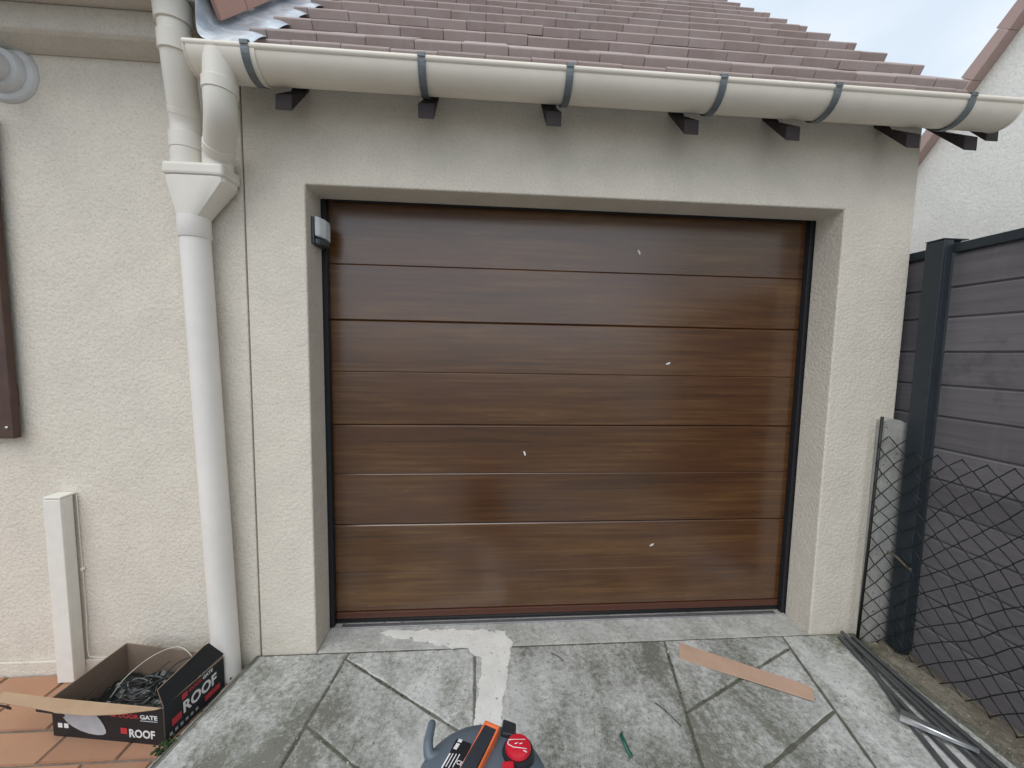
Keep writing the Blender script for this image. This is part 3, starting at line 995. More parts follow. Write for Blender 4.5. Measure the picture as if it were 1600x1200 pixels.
slabs += split([cols['left']], (-1.5, -1.2), (-1.0, -1.22)) + split([cols['mid']], (-0.5, -1.5), (0.5, -1.52)) + split([cols['right']], (0.5, -1.1), (1.5, -1.15))
for po in slabs:
    k = len(po)
    ar = abs(sum(po[i][0] * po[(i + 1) % k][1] - po[(i + 1) % k][0] * po[i][1] for i in range(k))) / 2
    if ar < 0.006:
        continue
    q = inset(po, 0.0024)
    if not q or len(q) < 3:
        continue
    zt = random.uniform(-0.0025, 0.0015)
    bm = bmesh.new()
    # the joints are worn: walk each edge in short wobbling steps
    pts = []
    for i in range(len(q)):
        a, b = Vector((*q[i], 0)), Vector((*q[(i + 1) % len(q)], 0))
        L = (b - a).length
        m = max(1, int(L / 0.03)) if max(a.y, b.y) > -0.9 else 1
        nn = Vector(((b - a).y, -(b - a).x, 0)).normalized() if L > 0 else Vector()
        for s in range(m):
            p = a.lerp(b, s / m)
            pts.append(p + nn * (-0.0022 + 0.0040 * mnoise.noise(p * 26)) * (1 if s else 0))
    prism(bm, [(p.x, p.y, -0.05) for p in pts], (0, 0, 0.05 + zt))
    mesh_obj('slab', bm, M['concrete'], drive, bevel=0.0062, segs=2)
# left edge: slab side falling to the patio
bm = bmesh.new()
for (y0, y1) in [(-0.001 - 0.05 * k, -0.001 - 0.05 * (k + 1)) for k in range(43)]:
    def ex(y): return -1.4215 - 0.169 * (-y)
    def ox(y): return -1.490 - 0.178 * (-y) + 0.012 * mnoise.noise(Vector((4, y * 5, 2)))
    v = [bm.verts.new(p) for p in ((ex(y0), y0, -0.002), (ex(y1), y1, -0.002), ((ex(y1) + ox(y1)) / 2, y1, -0.018 + 0.006 * mnoise.noise(Vector((8, y1 * 9, 2)))), ((ex(y0) + ox(y0)) / 2, y0, -0.018 + 0.006 * mnoise.noise(Vector((8, y0 * 9, 2)))), (ox(y1), y1, -0.060), (ox(y0), y0, -0.060))]
    bm.faces.new((v[0], v[1], v[2], v[3])); bm.faces.new((v[3], v[2], v[4], v[5]))
bmesh.ops.remove_doubles(bm, verts=bm.verts, dist=0.0005)
mesh_obj('sloping_edge', bm, M['concrete'], drive, smooth=True)
# threshold inside the opening
th = mesh_obj('threshold', prismm([(-W2 + 0.003, -0.0005, -0.06), (W2 - 0.003, -0.0005, -0.06), (W2 - 0.003, 0.021, -0.06), (-W2 + 0.003, 0.021, -0.06)], (0, 0, 0.058)), M['threshold'], drive, bevel=0.003)
# pale new mortar: a filled trench and a smear across the threshold
bm = bmesh.new()
out = [(-0.93, 0.118), (-0.64, 0.120), (-0.321, 0.096), (-0.295, 0.010), (-0.322, -0.12), (-0.364, -0.38), (-0.372, -0.60), (-0.375, -1.9), (-0.475, -1.9), (-0.470, -0.60), (-0.463, -0.374), (-0.448, -0.20), (-0.437, -0.075), (-0.50, -0.012), (-0.60, 0.012), (-0.74, 0.058), (-0.90, 0.090)]
fine = []
for i in range(len(out)):
    a, b = Vector((*out[i], 0)), Vector((*out[(i + 1) % len(out)], 0))
    m = max(1, int((b - a).length / 0.008))
    for s in range(m):
        p = a.lerp(b, s / m)
        w = (Vector((mnoise.noise(p * 22), mnoise.noise(p * 22 + Vector((5, 5, 5))), 0)) * (0.010 if p.y < -0.03 else 0.022) + Vector((mnoise.noise(p * 90), mnoise.noise(p * 90 + Vector((3, 5, 1))), 0)) * 0.006)
        fine.append(p + w)
prism(bm, [(p.x, p.y, -0.006) for p in fine], (0, 0, 0.0072))
mort = mesh_obj('mortar_patch', bm, M['mortar'], drive, bevel=0.0015)

# soil and grit strip along the foot of the fence
bm = bmesh.new()
nx, ny = 12, 90
gr = []
for j in range(ny + 1):
    y = -0.058 - j / ny * 2.6
    row = []
    for i in range(nx + 1):
        xa = 1.378 - 0.012 * (-y) + 0.012 * mnoise.noise(Vector((2, y * 8, 0)))
        x = xa + (1.60 - xa) * i / nx
        q = Vector((x * 22, y * 22, 0))
        z = -0.006 + 0.010 * mnoise.noise(q) + 0.006 * mnoise.noise(q * 3) - 0.03 * max(0, i / nx - 0.55)
        if i == 0: z = -0.012
        row.append(bm.verts.new((x, y, z)))
    gr.append(row)
for a, b in zip(gr, gr[1:]):
    for i in range(nx):
        bm.faces.new((a[i], a[i + 1], b[i + 1], b[i]))
soil = mesh_obj('soil', bm, M['soil'], None, smooth=True)
tag(soil, 'gritty brown soil strip along the foot of the fence', 'soil', kind='structure')

# patio tiles
patio = thing('patio', 'terracotta tile patio in front of the house wall at the lower left', 'patio', (0, 0, 0), kind='structure')
mesh_obj('grout_bed', boxm(-4.4, -1.45, -2.2, -0.011, -0.075, -0.0515), M['grout'], patio)
PW, PL = 0.1285, 0.2545
pm = {}
for r in range(17):
    y1 = -0.0115 - r * PW
    y0 = y1 - PW
    off = -1.938 if r % 2 == 0 else -1.811
    if r in (1, 3, 5): off = -2.035
    if r == 2: off = -1.938
    if r == 0: off = -2.19
    x = off - 0.2545 * (8 if r < 8 else 3)
    edge = -1.475 - 0.178 * (-(y0 + y1) / 2)
    while x < edge - 0.02:
        a, b = x, min(x + PL, edge)
        x += PL
        if b - a < 0.03:
            continue
        key = round(b - a, 2)
        if key not in pm:
            g = 0.0045
            bm = boxm(g, b - a - g, g, PW - g, 0, 0.0225)
            bmesh.ops.bevel(bm, geom=[e for e in bm.edges if all(v.co.z > 0.02 for v in e.verts)] + [e for e in bm.edges if abs(e.verts[0].co.z - e.verts[1].co.z) > 0.01], offset=0.003, segments=2, affect='EDGES')
            me = bpy.data.meshes.new('tile')
            bm.to_mesh(me); bm.free()
            me.materials.append(M['terracotta'])
            pm[key] = me
        t = bpy.data.objects.new('tile', pm[key])
        COL.objects.link(t)
        t.parent = patio
        t.location = (a + random.uniform(-.001, .001), y0, -0.068 + random.uniform(-0.0012, 0.0012))
        t.rotation_euler = (random.uniform(-.004, .004), random.uniform(-.003, .003), random.uniform(-.006, .006))

# ------------------------------------------------------------------ cardboard box
FLc, FRc = Vector((-1.982, -0.295, -0.0445)), Vector((-1.556, -0.356, -0.0445))
BRc = Vector((-1.508, -0.112, -0.0445))
ux = (FRc - FLc).normalized(); BW = (FRc - FLc).length
vx = (BRc - FRc).normalized(); BD = (BRc - FRc).length
def B3(u, v, w): return FLc + ux * u + vx * v + Vector((0, 0, w))
BH = 0.142
cbx = thing('cardboard_box', 'black printed open cardboard box with loose flaps standing on the terracotta tiles', 'box', (0, 0, 0))
t = 0.004
def panel(name, quad, nrm_v, mat_out, mat_in, th=0.004):
    """quad of points; outer face on quad, inner face shifted by nrm_v*th"""
    bm = bmesh.new()
    a = [bm.verts.new(p) for p in quad]
    b = [bm.verts.new(Vector(p) + Vector(nrm_v) * th) for p in quad]
    k = len(quad)
    bm.faces.new(a).material_index = 0
    bm.faces.new(b[::-1]).material_index = 1
    for i in range(k):
        j = (i + 1) % k
        bm.faces.new((a[i], b[i], b[j], a[j])).material_index = 1
    return mesh_obj(name, bm, [mat_out, mat_in], cbx)
panel('front_panel', [B3(0, 0, 0), B3(BW, 0, 0), B3(BW, 0, BH), B3(0, 0, BH)], vx, M['box_black'], M['card_shaded'])
panel('side_panel', [B3(BW, 0.0045, 0), B3(BW, BD, 0), B3(BW, BD, BH - 0.012), B3(BW, 0.0045, BH)], -ux, M['box_black'], M['card_shaded'])
panel('back_panel', [B3(0, BD, 0), B3(BW - 0.0045, BD, 0), B3(BW - 0.0045, BD, BH - 0.004), B3(0, BD, BH + 0.02)], -vx, M['box_black'], M['card_shaded'])
panel('side_panel', [B3(0, 0.0045, 0), B3(0, BD - 0.0045, 0), B3(0, BD - 0.0045, BH + 0.02), B3(0, 0.0045, BH + 0.004)], ux, M['box_black'], M['card_shaded'])
panel('floor_panel', [B3(0.005, 0.005, 0), B3(BW - 0.005, 0.005, 0), B3(BW - 0.005, BD - 0.005, 0), B3(0.005, BD - 0.005, 0)], (0, 0, 1), M['box_black'], M['card_shaded'])
# raised flap on the right, lid flap folded forwards on the front
def SF(v, w): return B3(BW + 0.0008 - 0.14 * (w - BH), v, w)
panel('side_flap', [SF(0.004, BH + 0.001), SF(BD + 0.002, BH + 0.001), SF(BD * 0.80, BH + 0.088), SF(BD * 0.72, BH + 0.092), SF(-0.004, BH + 0.074)], -ux, M['box_black'], M['card_shaded'])
panel('front_flap', [B3(-0.20, 0.008, BH + 0.003), B3(0.0, 0.002, BH + 0.002), B3(BW - 0.006, -0.001, BH + 0.001), B3(BW - 0.02, -0.006, BH - 0.001), B3(0.30, -0.028, BH - 0.006), B3(0.19, -0.040, BH - 0.009), B3(0.08, -0.041, BH - 0.008), B3(0.0, -0.036, BH - 0.004), B3(-0.20, -0.026, BH + 0.0)], (0, 0, 0.5), M['box_black'], M['card'])
for u0, u1, vv in ((-0.004, 0.108, -0.038), (-0.20, -0.108, -0.030)):
    bm = bmesh.new()
    prism(bm, [B3(u0, vv, BH - 0.004), B3(u1 - 0.012, vv - 0.003, BH - 0.006), B3(u1, vv - 0.003, BH - 0.011), B3(u1, vv - 0.003, BH - 0.019), B3(u1 - 0.020, vv - 0.002, BH - 0.019), B3(u1 - 0.024, vv - 0.002, BH - 0.014), B3(u0, vv, BH - 0.012)], vx * 0.0015)
    mesh_obj('tuck_tab', bm, M['box_black'], cbx)

def text_mesh(s, size, bold=0.0):
    cu = bpy.data.curves.new('t', 'FONT')
    cu.body = s
    cu.size = size
    cu.offset = bold
    cu.resolution_u = 3
    cu.extrude = 0.0002
    tmp = bpy.data.objects.new('t', cu)
    COL.objects.link(tmp)
    dg = bpy.context.evaluated_depsgraph_get()
    me = bpy.data.meshes.new_from_object(tmp.evaluated_get(dg))
    bpy.data.objects.remove(tmp)
    return me
def place_text(s, width, org, xa, ya, mat, parent, name='lettering', bold=0.0, height=None):
    me = text_mesh(s, 1.0, bold)
    xs = [v.co.x for v in me.vertices]; ysv = [v.co.y for v in me.vertices]
    sx = width / (max(xs) - min(xs))
    sy = sx if height is None else height / (max(ysv) - min(ysv))
    x0, y0 = min(xs), min(ysv)
    nz = Vector(xa).cross(Vector(ya)).normalized()
    for v in me.vertices:
        c = Vector(v.co)
        v.co = Vector(org) + Vector(xa) * (c.x - x0) * sx + Vector(ya) * (c.y - y0) * sy + nz * (c.z * 1.0)
    me.materials.clear()
    me.materials.append(mat)
    o = bpy.data.objects.new(name, me)
    COL.objects.link(o)
    o.parent = parent
    return o
Z = Vector((0, 0, 1))
def F(u, w, e=0.0008): return B3(u, -e, w)
def S(v, w, e=0.0008): return B3(BW + e, v, w)
def decal(name, pts, mat, nv, parent=cbx, th=0.0006):
    bm = bmesh.new()
    prism(bm, pts, Vector(nv) * th)
    return mesh_obj(name, bm, mat, parent)
fp = cbx
place_text('ROOF', 0.098, F(0.298, 0.022), ux, Z, M['print_white'], cbx, bold=0.03, height=0.032)
decal('red_square', [F(0.266, 0.034), F(0.291, 0.034), F(0.291, 0.056), F(0.266, 0.056)], M['print_red'], -vx)
place_text('DOOR', 0.076, F(0.262, 0.095), ux, Z, M['print_red'], cbx, bold=0.03, height=0.017)
place_text('GATE', 0.066, F(0.343, 0.095), ux, Z, M['print_white'], cbx, bold=0.03, height=0.017)
decal('underline', [F(0.343, 0.088), F(0.409, 0.088), F(0.409, 0.091), F(0.343, 0.091)], M['print_grey'], -vx)
decal('logo', [F(0.228, 0.097), F(0.254, 0.097), F(0.241, 0.112)], M['print_red'], -vx)
lens_pts = [F(u, w) for u, w in ((0.027, 0.128), (0.032, 0.103), (0.044, 0.078), (0.058, 0.060), (0.078, 0.045), (0.108, 0.031), (0.143, 0.022), (0.175, 0.0195), (0.197, 0.022), (0.208, 0.029), (0.2085, 0.040), (0.202, 0.058), (0.190, 0.078), (0.172, 0.100), (0.152, 0.120), (0.140, 0.130))]
decal('product_picture', lens_pts, M['print_grey'], -vx)
for u in (0.022, 0.046):
    decal('white_square', [F(u, 0.036), F(u + 0.017, 0.036), F(u + 0.017, 0.053), F(u, 0.053)], M['print_white'], -vx)
place_text('ROOF', 0.140, S(0.072, 0.052), vx, Z, M['print_white'], cbx, bold=0.03, height=0.046)
decal('red_square', [S(0.028, 0.046), S(0.064, 0.046), S(0.064, 0.072), S(0.028, 0.072)], M['print_red'], ux)
decal('red_label', [S(0.158, 0.018), S(0.225, 0.018), S(0.225, 0.040), S(0.158, 0.040)], M['print_red'], ux)
place_text('DOOR', 0.052, S(0.098, 0.114), vx, Z, M['print_red'], cbx, bold=0.03, height=0.014)
place_text('GATE', 0.044, S(0.153, 0.114), vx, Z, M['print_white'], cbx, bold=0.03, height=0.014)
decal('logo', [S(0.068, 0.108), S(0.090, 0.108), S(0.090, 0.130), S(0.068, 0.130)], M['print_red'], ux)
for k in range(6):
    v0 = 0.018 + 0.020 * k
    decal('icon', [S(v0, 0.017), S(v0 + 0.010, 0.017), S(v0 + 0.010, 0.028), S(v0, 0.028)], M['print_grey'], ux)

# what is in the box
bm = bmesh.new()
g = []
for i in range(27):
    row = []
    for j in range(19):
        u, v = 0.012 + (BW - 0.024) * i / 26, 0.012 + (BD - 0.024) * j / 18
        q = Vector((u * 16, v * 16, 0))
        h = 0.035 + 0.055 * (u / BW) + 0.030 * mnoise.noise(q) + 0.020 * abs(mnoise.noise(q * 2.7)) + 0.008 * mnoise.noise(q * 6)
        if i in (0, 26) or j in (0, 18): h *= 0.55
        row.append(bm.verts.new(B3(u, v, max(0.008, h))))
    g.append(row)
for a, b in zip(g, g[1:]):
    for j in range(18):
        bm.faces.new((a[j], a[j + 1], b[j + 1], b[j]))
pf = mesh_obj('plastic_film', bm, M['film'], None)
tag(pf, 'crumpled black plastic film lying in the bottom of the cardboard box', 'plastic film')
def cable(pts, r, mat, label, name='cable', cat='cable', group=None):
    o = mesh_obj(name, tubem(smooth_path([B3(*p) for p in pts], 7), r, 8), mat, None, smooth=True)
    return tag(o, label, cat, group)
cable([(0.10, 0.10, 0.06), (0.125, 0.14, 0.115), (0.17, 0.20, 0.155), (0.24, 0.235, 0.172), (0.31, 0.225, 0.150), (0.335, 0.215, 0.09)], 0.0017, M['clear_cable'], 'pale thin cable arching across the back of the open cardboard box')
cable([(0.24, 0.15, 0.05), (0.25, 0.17, 0.10), (0.28, 0.20, 0.135), (0.33, 0.225, 0.143), (0.37, 0.215, 0.11)], 0.0022, M['cable'], 'dark cable bent in a high arch at the right of the open box')
cable([(0.20, 0.14, 0.04), (0.195, 0.16, 0.07), (0.205, 0.19, 0.105), (0.222, 0.22, 0.12)], 0.0022, M['cable'], 'dark cable standing nearly upright in the middle of the open box')
cable([(0.03, 0.05, 0.03), (0.035, 0.07, 0.08), (0.05, 0.12, 0.112), (0.065, 0.15, 0.125)], 0.0018, M['cable'], 'dark thin cable leaning on the left inner side of the box')
random.seed(21)
for k in range(7):
    u0, v0 = random.uniform(0.16, 0.36), random.uniform(0.05, 0.15)
    pts = []
    a = random.uniform(0, 6.28)
    for s in range(7):
        a += random.uniform(0.5, 1.2)
        pts.append((min(BW - 0.03, max(0.02, u0 + 0.055 * math.cos(a))), min(BD - 0.03, max(0.03, v0 + 0.04 * math.sin(a))), 0.075 + 0.03 * random.random() + 0.04 * (u0 - 0.15)))
    o = mesh_obj('cable', tubem(smooth_path([B3(*p) for p in pts], 6), 0.0032, 8), M['cable'] if k % 3 else M['rod'], None, smooth=True)
    tag(o, 'black cable coiled among others on the film in the box', 'cable', 'coiled cables in the cardboard box')

# ------------------------------------------------------------------ things lying on the driveway
bm = bmesh.new()
prism(bm, [(0.500, -0.030, 0.002), (0.452, -0.120, 0.002), (0.885, -0.361, 0.003), (0.926, -0.308, 0.003), (0.908, -0.282, 0.003)], (0, 0, 0.0045))
o = mesh_obj('cardboard_strip', bm, M['strip'], None, bevel=0.001)
tag(o, 'long pale brown cardboard strip lying flat on the driveway near the door', 'cardboard')

rods = [((1.330, -0.110, 0.010), (1.178, -0.440, 0.010), (1.02, -0.90, 0.010), 'outermost grey rod of the pile, nearest the cardboard strip'),
        ((1.308, -0.036, 0.011), (1.215, -0.420, 0.011), (1.10, -0.98, 0.011), 'grey rod second from the driveway side of the pile'),
        ((1.322, -0.034, 0.0295), (1.262, -0.420, 0.018), (1.185, -0.98, 0.012), 'grey rod resting on top in the middle of the pile'),
        ((1.342, -0.040, 0.012), (1.292, -0.420, 0.012), (1.232, -1.00, 0.012), 'grey rod second from the soil strip in the pile'),
        ((1.362, -0.050, 0.018), (1.320, -0.420, 0.017), (1.275, -1.00, 0.016), 'grey rod nearest the soil strip and the fence')]
for a, m_, b, lab in rods:
    r = thing('rod', lab, 'rod', (0, 0, 0), 'grey rods piled along the fence')
    p = smooth_path([a, m_, b], 8)
    mesh_obj('shaft', tubem(p, 0.0095, 12, True), M['rod'], r, auto=50)
    d = (Vector(p[0]) - Vector(p[1])).normalized()
    mesh_obj('end_ring', tubem([Vector(a) + d * 0.0005, Vector(a) + d * 0.004], [0.0089, 0.0078], 12), M['steel_dull'], r, auto=50)
br = thing('steel_bracket', 'bright tapered steel bracket lying across the grey rods', 'bracket', (0, 0, 0))
bm = bmesh.new()
e0, e1 = Vector((1.128, -0.466, 0.034)), Vector((1.262, -0.605, 0.036))
dd = (e1 - e0).normalized(); sd = Vector((-dd.y, dd.x, 0))
if sd.x < 0: sd = -sd
prism(bm, [e0, e0 + sd * 0.046 + dd * 0.004, e0 + sd * 0.040 + dd * 0.03, e1 + sd * 0.012, e1], (0, 0, 0.0025))
mesh_obj('plate', bm, M['steel_dull'], br, bevel=0.0008)
bm = bmesh.new()
prism(bm, [e0 + Vector((0, 0, -0.016)), e0 + Vector((0, 0, 0.004)), e1 + Vector((0, 0, 0.004)), e1 + Vector((0, 0, -0.006))], -sd * 0.0035)
mesh_obj('flange', bm, M['steel'], br, bevel=0.0012)
mesh_obj('edge_glint', tubem([e0 + Vector((0, 0, 0.003)), e1 + Vector((0, 0, 0.002))], 0.0048, 10), M['steel'], br, smooth=True)  # bright tube added along the front edge as its highlight
mesh_obj('hook', tubem(smooth_path([e0 + sd * 0.004 + Vector((0, 0, 0.004)), e0 + sd * 0.016 - dd * 0.008 + Vector((0, 0, 0.006)), e0 + sd * 0.030 - dd * 0.006 + Vector((0, 0, 0.006)), e0 + sd * 0.040 + Vector((0, 0, 0.004))], 4), 0.004, 8), M['rod'], br, smooth=True)

bm = bmesh.new()
gp = smooth_path([(0.068, -0.447, 0.010), (0.058, -0.466, 0.020), (0.060, -0.492, 0.020), (0.066, -0.512, 0.010), (0.074, -0.528, 0.004)], 5)
for a, b in zip(gp, gp[1:]):
    pass
w = 0.006
ra = [bm.verts.new(p + Vector((w, 0.002, 0.004))) for p in gp]; rb = [bm.verts.new(p - Vector((w, 0.002, 0))) for p in gp]
for i in range(len(gp) - 1):
    bm.faces.new((ra[i], ra[i + 1], rb[i + 1], rb[i]))
gs = mesh_obj('plastic_strap', bm, M['green'], None, smooth=True)
md = gs.modifiers.new('thick', 'SOLIDIFY'); md.thickness = 0.0014
tag(gs, 'small curled green plastic strap on the driveway right of the vacuum cleaner', 'strap')

def twig(pts, lab):
    o = mesh_obj('twig', tubem(smooth_path(pts, 4), [0.0014] * (4 * (len(pts) - 1) + 1), 6), M['rafter'], None, smooth=True)
    tag(o, lab, 'twig')
twig([(0.245, -0.33, 0.003), (0.275, -0.38, 0.006), (0.30, -0.43, 0.003)], 'thin dark twig on the concrete between green strap and cardboard strip')
twig([(-0.12, -0.06, 0.003), (-0.09, -0.085, 0.005), (-0.075, -0.11, 0.003)], 'tiny dark twig on the slab just right of the white mortar')

# ------------------------------------------------------------------ wet and dry vacuum cleaner
vc = thing('vacuum_cleaner', 'round grey canister vacuum cleaner with orange edged handle and red cap', 'vacuum cleaner', (0, 0, 0))
VC = (-0.437, -0.940, 0.0)
bm = bmesh.new()
lathe(bm, [(0.0, 0.03), (0.115, 0.03), (0.128, 0.045), (0.140, 0.33), (0.146, 0.345), (0.146, 0.352), (0.0, 0.352)], VC, 56)
mesh_obj('tank', bm, M['vac_dark'], vc, auto=30)
bm = bmesh.new()
lathe(bm, [(0.0, 0.353), (0.158, 0.353), (0.162, 0.358), (0.162, 0.382), (0.158, 0.402), (0.149, 0.424), (0.130, 0.441), (0.10, 0.452), (0.05, 0.458), (0.0, 0.460)], VC, 72)
mesh_obj('lid', bm, M['vac_grey'], vc, auto=25)
for a in (60, 180, 300):
    c = (VC[0] + 0.11 * math.cos(R(a)), VC[1] + 0.11 * math.sin(R(a)), 0.0)
    bm = bmesh.new(); lathe(bm, [(0, 0.001), (0.018, 0.001), (0.022, 0.015), (0.018, 0.0295), (0, 0.0295)], c, 16)
    mesh_obj('castor', bm, M['vac_dark'], vc, auto=40)
# handle: an orange frame round a dark grip, bridging the lid
hd = (Vector((-0.459, -0.935, 0)) - Vector((-0.411, -0.842, 0))).normalized()
hs = Vector((-hd.y, hd.x, 0))
if hs.x < 0: hs = -hs
h0 = Vector((-0.411, -0.840, 0))
def H(a, b, z): return Vector((h0.x, h0.y, 0)) + hd * a + hs * b + Vector((0, 0, z))
bm = bmesh.new()
ring_o = [(0, -0.020), (0, 0.020), (0.25, 0.020), (0.25, -0.020)]
ring_i = [(0.010, -0.0152), (0.010, 0.0152), (0.240, 0.0152), (0.240, -0.0152)]
def hz(a): return 0.470 + 0.012 * math.sin(math.pi * min(1, max(0, a / 0.25)))
vo = [[bm.verts.new(H(a, b, hz(a) + dz)) for a, b in ring_o] for dz in (-0.016, 0.008)]
vi = [[bm.verts.new(H(a, b, hz(a) + dz)) for a, b in ring_i] for dz in (-0.016, 0.008)]
for i in range(4):
    j = (i + 1) % 4
    bm.faces.new((vo[0][i], vo[0][j], vo[1][j], vo[1][i])); bm.faces.new((vi[0][i], vi[0][j], vi[1][j], vi[1][i]))
    bm.faces.new((vo[1][i], vo[1][j], vi[1][j], vi[1][i])); bm.faces.new((vo[0][i], vo[0][j], vi[0][j], vi[0][i]))
hdl = mesh_obj('handle', bm, M['orange'], vc, bevel=0.003)
bm = bmesh.new()
n = 10
prism(bm, [H(0.0105 + 0.229 * i / n, -0.0149, hz(0.0105 + 0.229 * i / n) + 0.0045) for i in range(n + 1)] + [H(0.0105 + 0.229 * i / n, -0.0149, hz(0.0105 + 0.229 * i / n) - 0.012) for i in range(n, -1, -1)], hs * 0.0298)
mesh_obj('grip', bm, M['vac_grip'], hdl)
for a in (0.006, 0.235):
    bm = bmesh.new()
    prism(bm, [H(a, -0.016, 0.425), H(a + 0.012, -0.016, 0.425), H(a + 0.010, -0.016, hz(a) - 0.0165), H(a + 0.002, -0.016, hz(a) - 0.0165)], hs * 0.032)
    mesh_obj('handle_foot', bm, M['red'] if a < 0.1 else M['vac_dark'], vc, bevel=0.003)
# battery bay: dark housing, red round cap with white lines, red stem
CC = Vector((-0.354, -0.893, 0))
bm = bmesh.new()
lathe(bm, [(0.0, 0.40), (0.036, 0.40), (0.037, 0.455), (0.034, 0.464), (0.0, 0.464)], (CC.x, CC.y, 0), 36)
mesh_obj('cap_housing', bm, M['vac_dark'], vc, auto=35)
bm = bmesh.new()
lathe(bm, [(0.0, 0.4645), (0.0285, 0.4645), (0.0295, 0.468), (0.027, 0.474), (0.018, 0.4765), (0.0, 0.477)], (CC.x, CC.y, 0), 36)
cap = mesh_obj('red_cap', bm, M['red'], vc, auto=35)
for (p, q) in (((-0.021, 0.012), (0.017, 0.010)), ((-0.021, 0.012), (-0.024, 0.003)), ((-0.024, 0.003), (-0.012, -0.006)), ((-0.012, -0.006), (0.018, -0.011)), ((0.010, -0.014), (0.018, -0.018)), ((-0.008, 0.001), (0.000, 0.003)), ((0.003, 0.000), (0.010, 0.002))):
    mesh_obj('white_line', tubem([(CC.x + p[0], CC.y + p[1], 0.4768 - 1.9 * (p[0] ** 2 + p[1] ** 2)), (CC.x + q[0], CC.y + q[1], 0.4768 - 1.9 * (q[0] ** 2 + q[1] ** 2))], 0.0011, 6), M['print_white'], cap, smooth=True)
bm = bmesh.new()
box(bm, -0.392, -0.366, -1.03, -0.921, 0.448, 0.470)
mesh_obj('red_latch', bm, M['red'], vc, bevel=0.004)
bm = bmesh.new()
box(bm, -0.405, -0.330, -1.05, -0.905, 0.405, 0.4475)
mesh_obj('motor_block', bm, M['vac_dark'], vc, bevel=0.008)
bm = bmesh.new()
prism(bm, [(-0.384, -0.812, 0.415), (-0.352, -0.826, 0.415), (-0.362, -0.858, 0.415), (-0.392, -0.850, 0.415)], (0, 0, 0.045))
mesh_obj('dark_lug', bm, M['vac_dark'], vc, bevel=0.004)
# rating label following the dome, with white print
def dome_z(x, y):
    r = math.hypot(x - VC[0], y - VC[1])
    pr = [(0.0, 0.460), (0.05, 0.458), (0.10, 0.452), (0.130, 0.441), (0.149, 0.424), (0.158, 0.402)]
    for (r0, z0), (r1, z1) in zip(pr, pr[1:]):
        if r <= r1:
            return z0 + (z1 - z0) * (r - r0) / (r1 - r0)
    return 0.40
def dome_patch(poly, lift, mat, name, parent):
    """thin skin over the lid inside a quad given by its four corners, in a 6 x 6 grid"""
    bm = bmesh.new()
    a, b, c, d_ = [Vector((*p, 0)) for p in poly]
    gg = []
    k = 8
    for i in range(k + 1):
        rr = []
        for j in range(k + 1):
            p = a.lerp(b, i / k).lerp(d_.lerp(c, i / k), j / k)
            rr.append(bm.verts.new((p.x, p.y, dome_z(p.x, p.y) + lift)))
        gg.append(rr)
    for r0, r1 in zip(gg, gg[1:]):
        for j in range(k):
            bm.faces.new((r0[j], r0[j + 1], r1[j + 1], r1[j]))
    return mesh_obj(name, bm, mat, parent, smooth=True)
lab = dome_patch([(-0.497, -0.850), (-0.462, -0.868), (-0.484, -1.00), (-0.548, -0.985)], 0.0022, M['box_black'], 'rating_label', vc)
def bar(x0, y0, L, w_, lift=0.0034):
    a = Vector((x0, y0)); dv = Vector((hd.x, hd.y)); sv = Vector((hs.x, hs.y))
    p = [a, a + sv * w_, a + sv * w_ + dv * L, a + dv * L]
    dome_patch([tuple(q) for q in p], lift, M['print_white'], 'white_print', lab)
bar(-0.4905, -0.853, 0.008, 0.010); bar(-0.4955, -0.863, 0.010, 0.009); bar(-0.5005, -0.872, 0.005, 0.009)
for k in range(4):
    bar(-0.510 + 0.0075 * k, -0.886 - 0.002 * k, 0.035 - 0.004 * (k % 2), 0.0022 if k else 0.0035)
bar(-0.474, -0.903, 0.05, 0.005)
ce = place_text('CE', 0.014, Vector((-0.494, -0.914, dome_z(-0.49, -0.91) + 0.005)), hs, -hd, M['print_white'], lab, bold=0.02)
# carrying hook on the left and clip on the rim
hk = smooth_path([(-0.515, -0.868, 0.430), (-0.538, -0.872, 0.432), (-0.556, -0.872, 0.436), (-0.5625, -0.855, 0.446), (-0.562, -0.835, 0.450), (-0.559, -0.806, 0.453)], 5)
bm = bmesh.new()
tube(bm, hk, [0.013] * 10 + [0.0125 - 0.0002 * k for k in range(len(hk) - 11)] + [0.008], 14)
mesh_obj('side_hook', bm, M['vac_grey'], vc, smooth=True)
bm = bmesh.new()
prism(bm, [(-0.516, -0.822, 0.405), (-0.482, -0.806, 0.405), (-0.484, -0.826, 0.430), (-0.513, -0.841, 0.430)], (0.002, -0.006, 0.008))
mesh_obj('rim_clip', bm, M['vac_dark'], vc, bevel=0.003)

# ------------------------------------------------------------------ small bits
flakes = [(0.308, 1.867, 0.5, 'tiny white flake stuck on the top panel of the brown door'),
          (0.483, 1.326, -1.2, 'tiny white flake stuck on the brown door right of centre, at mid height'),
          (-0.235, 0.867, 0.3, 'tiny white flake stuck on the brown door left of centre'),
          (0.443, 0.378, -1.0, 'tiny white flake stuck on the lowest panel of the brown door')]
for x, z, rot, lab_ in flakes:
    c, s = math.cos(rot), math.sin(rot)
    pts = [(-0.0035, -0.012), (0.003, -0.011), (0.0045, 0.002), (0.002, 0.012), (-0.004, 0.009)]
    bm = bmesh.new()
    prism(bm, [(x + c * a - s * b, YD - 0.0012, z + s * a + c * b) for a, b in pts], (0, -0.0018, 0))
    tag(mesh_obj('flake', bm, M['flake'], None), lab_, 'flake', 'white flakes stuck on the garage door')

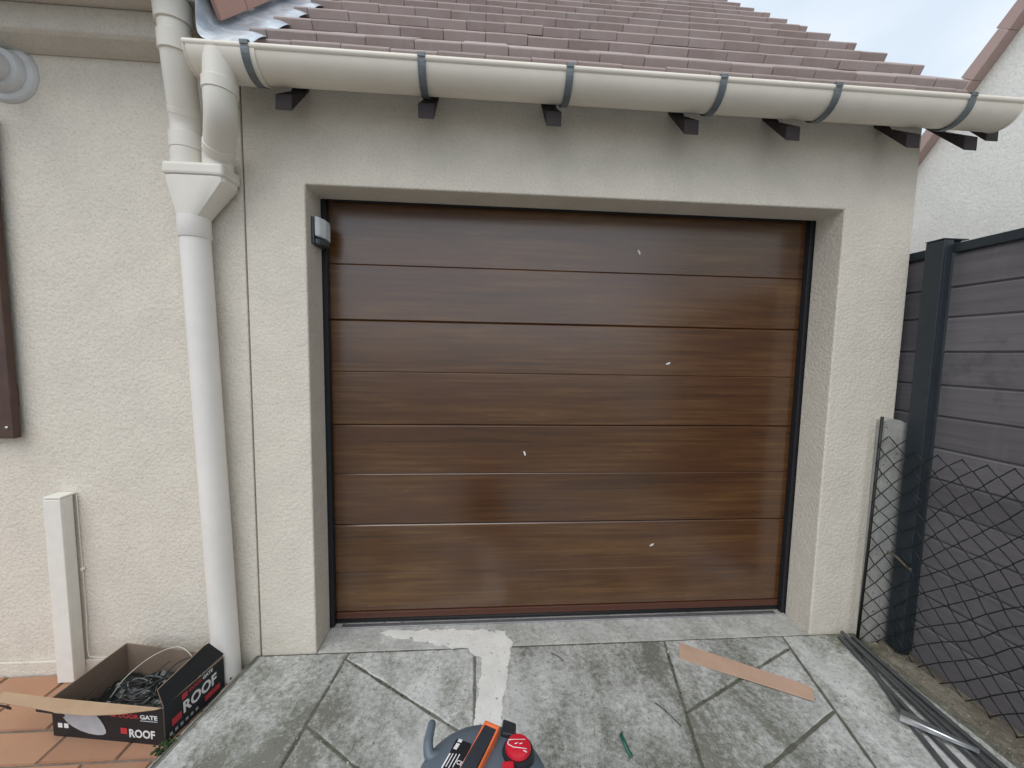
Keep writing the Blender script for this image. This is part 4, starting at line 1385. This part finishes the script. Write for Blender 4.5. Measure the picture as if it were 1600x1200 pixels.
def scatter(name, mat, pts, smin, smax, label, cat):
    bm = bmesh.new()
    for p in pts:
        r = random.uniform(smin, smax)
        g_ = bmesh.ops.create_icosphere(bm, subdivisions=1, radius=r, matrix=Matrix.Translation(p) @ Matrix.Rotation(random.uniform(0, 6), 4, (random.random(), random.random(), 0.3)) @ Matrix.Diagonal((random.uniform(.7, 1.5), random.uniform(.7, 1.4), random.uniform(.4, .8), 1)))
    o = mesh_obj(name, bm, mat, None)
    tag(o, label, cat, kind='stuff')
pts = []
for k in range(260):
    x = random.uniform(-1.35, 1.36); y = -random.random() ** 1.3 * 0.75 - 0.01
    pts.append((x, y, 0.001))
for k in range(120):
    pts.append((random.uniform(1.0, 1.36), random.uniform(-0.75, -0.05), 0.001))
scatter('grit', M['crumb'], pts, 0.0012, 0.0036, 'loose pale grit and crumbs sprinkled over the driveway', 'grit')
pts = [(random.uniform(1.37, 1.50), random.uniform(-0.95, -0.07), 0.002) for k in range(260)]
scatter('gravel', flat('soil_gravel', (0.24, 0.22, 0.185), 0.9, 0, 0.4), pts, 0.0012, 0.0035, 'small stones mixed in the soil along the fence foot', 'gravel')
pts = []
for k in range(260):
    a = random.choice([0, 0, 0, 1, 2, 3])
    if a == 0:
        y = random.uniform(-0.75, -0.02); pts.append((-1.462 + random.gauss(0, 0.014) - 0.174 * -y, y, -0.020 + random.uniform(-.02, .006)))
    elif a == 1:
        t_ = random.random(); pts.append((-1.041 + 0.5 * t_, -0.041 - 0.345 * t_ + random.gauss(0, .004), -0.004))
    elif a == 2:
        t_ = random.random(); pts.append((1.0 - 0.68 * t_, -0.085 - 0.30 * t_ + random.gauss(0, .004), -0.004))
    else:
        t_ = random.random(); pts.append((0.435 - 0.14 * t_ + random.gauss(0, .003), -0.02 - 0.57 * t_, -0.004))
scatter('moss', M['moss'], pts, 0.0015, 0.0035, 'dark moss growing in the joints and edges of the driveway slabs', 'moss')
pts = [(-1.525 + random.gauss(0, 0.014), -0.385 + random.gauss(0, 0.014), -0.012 + random.uniform(-.008, .008)) for k in range(110)]
scatter('weed', flat('green_weed', (0.030, 0.055, 0.018), 0.9, 0, 0.4), pts, 0.003, 0.006, 'dark green weed clump at the slab edge beside the box', 'weed')
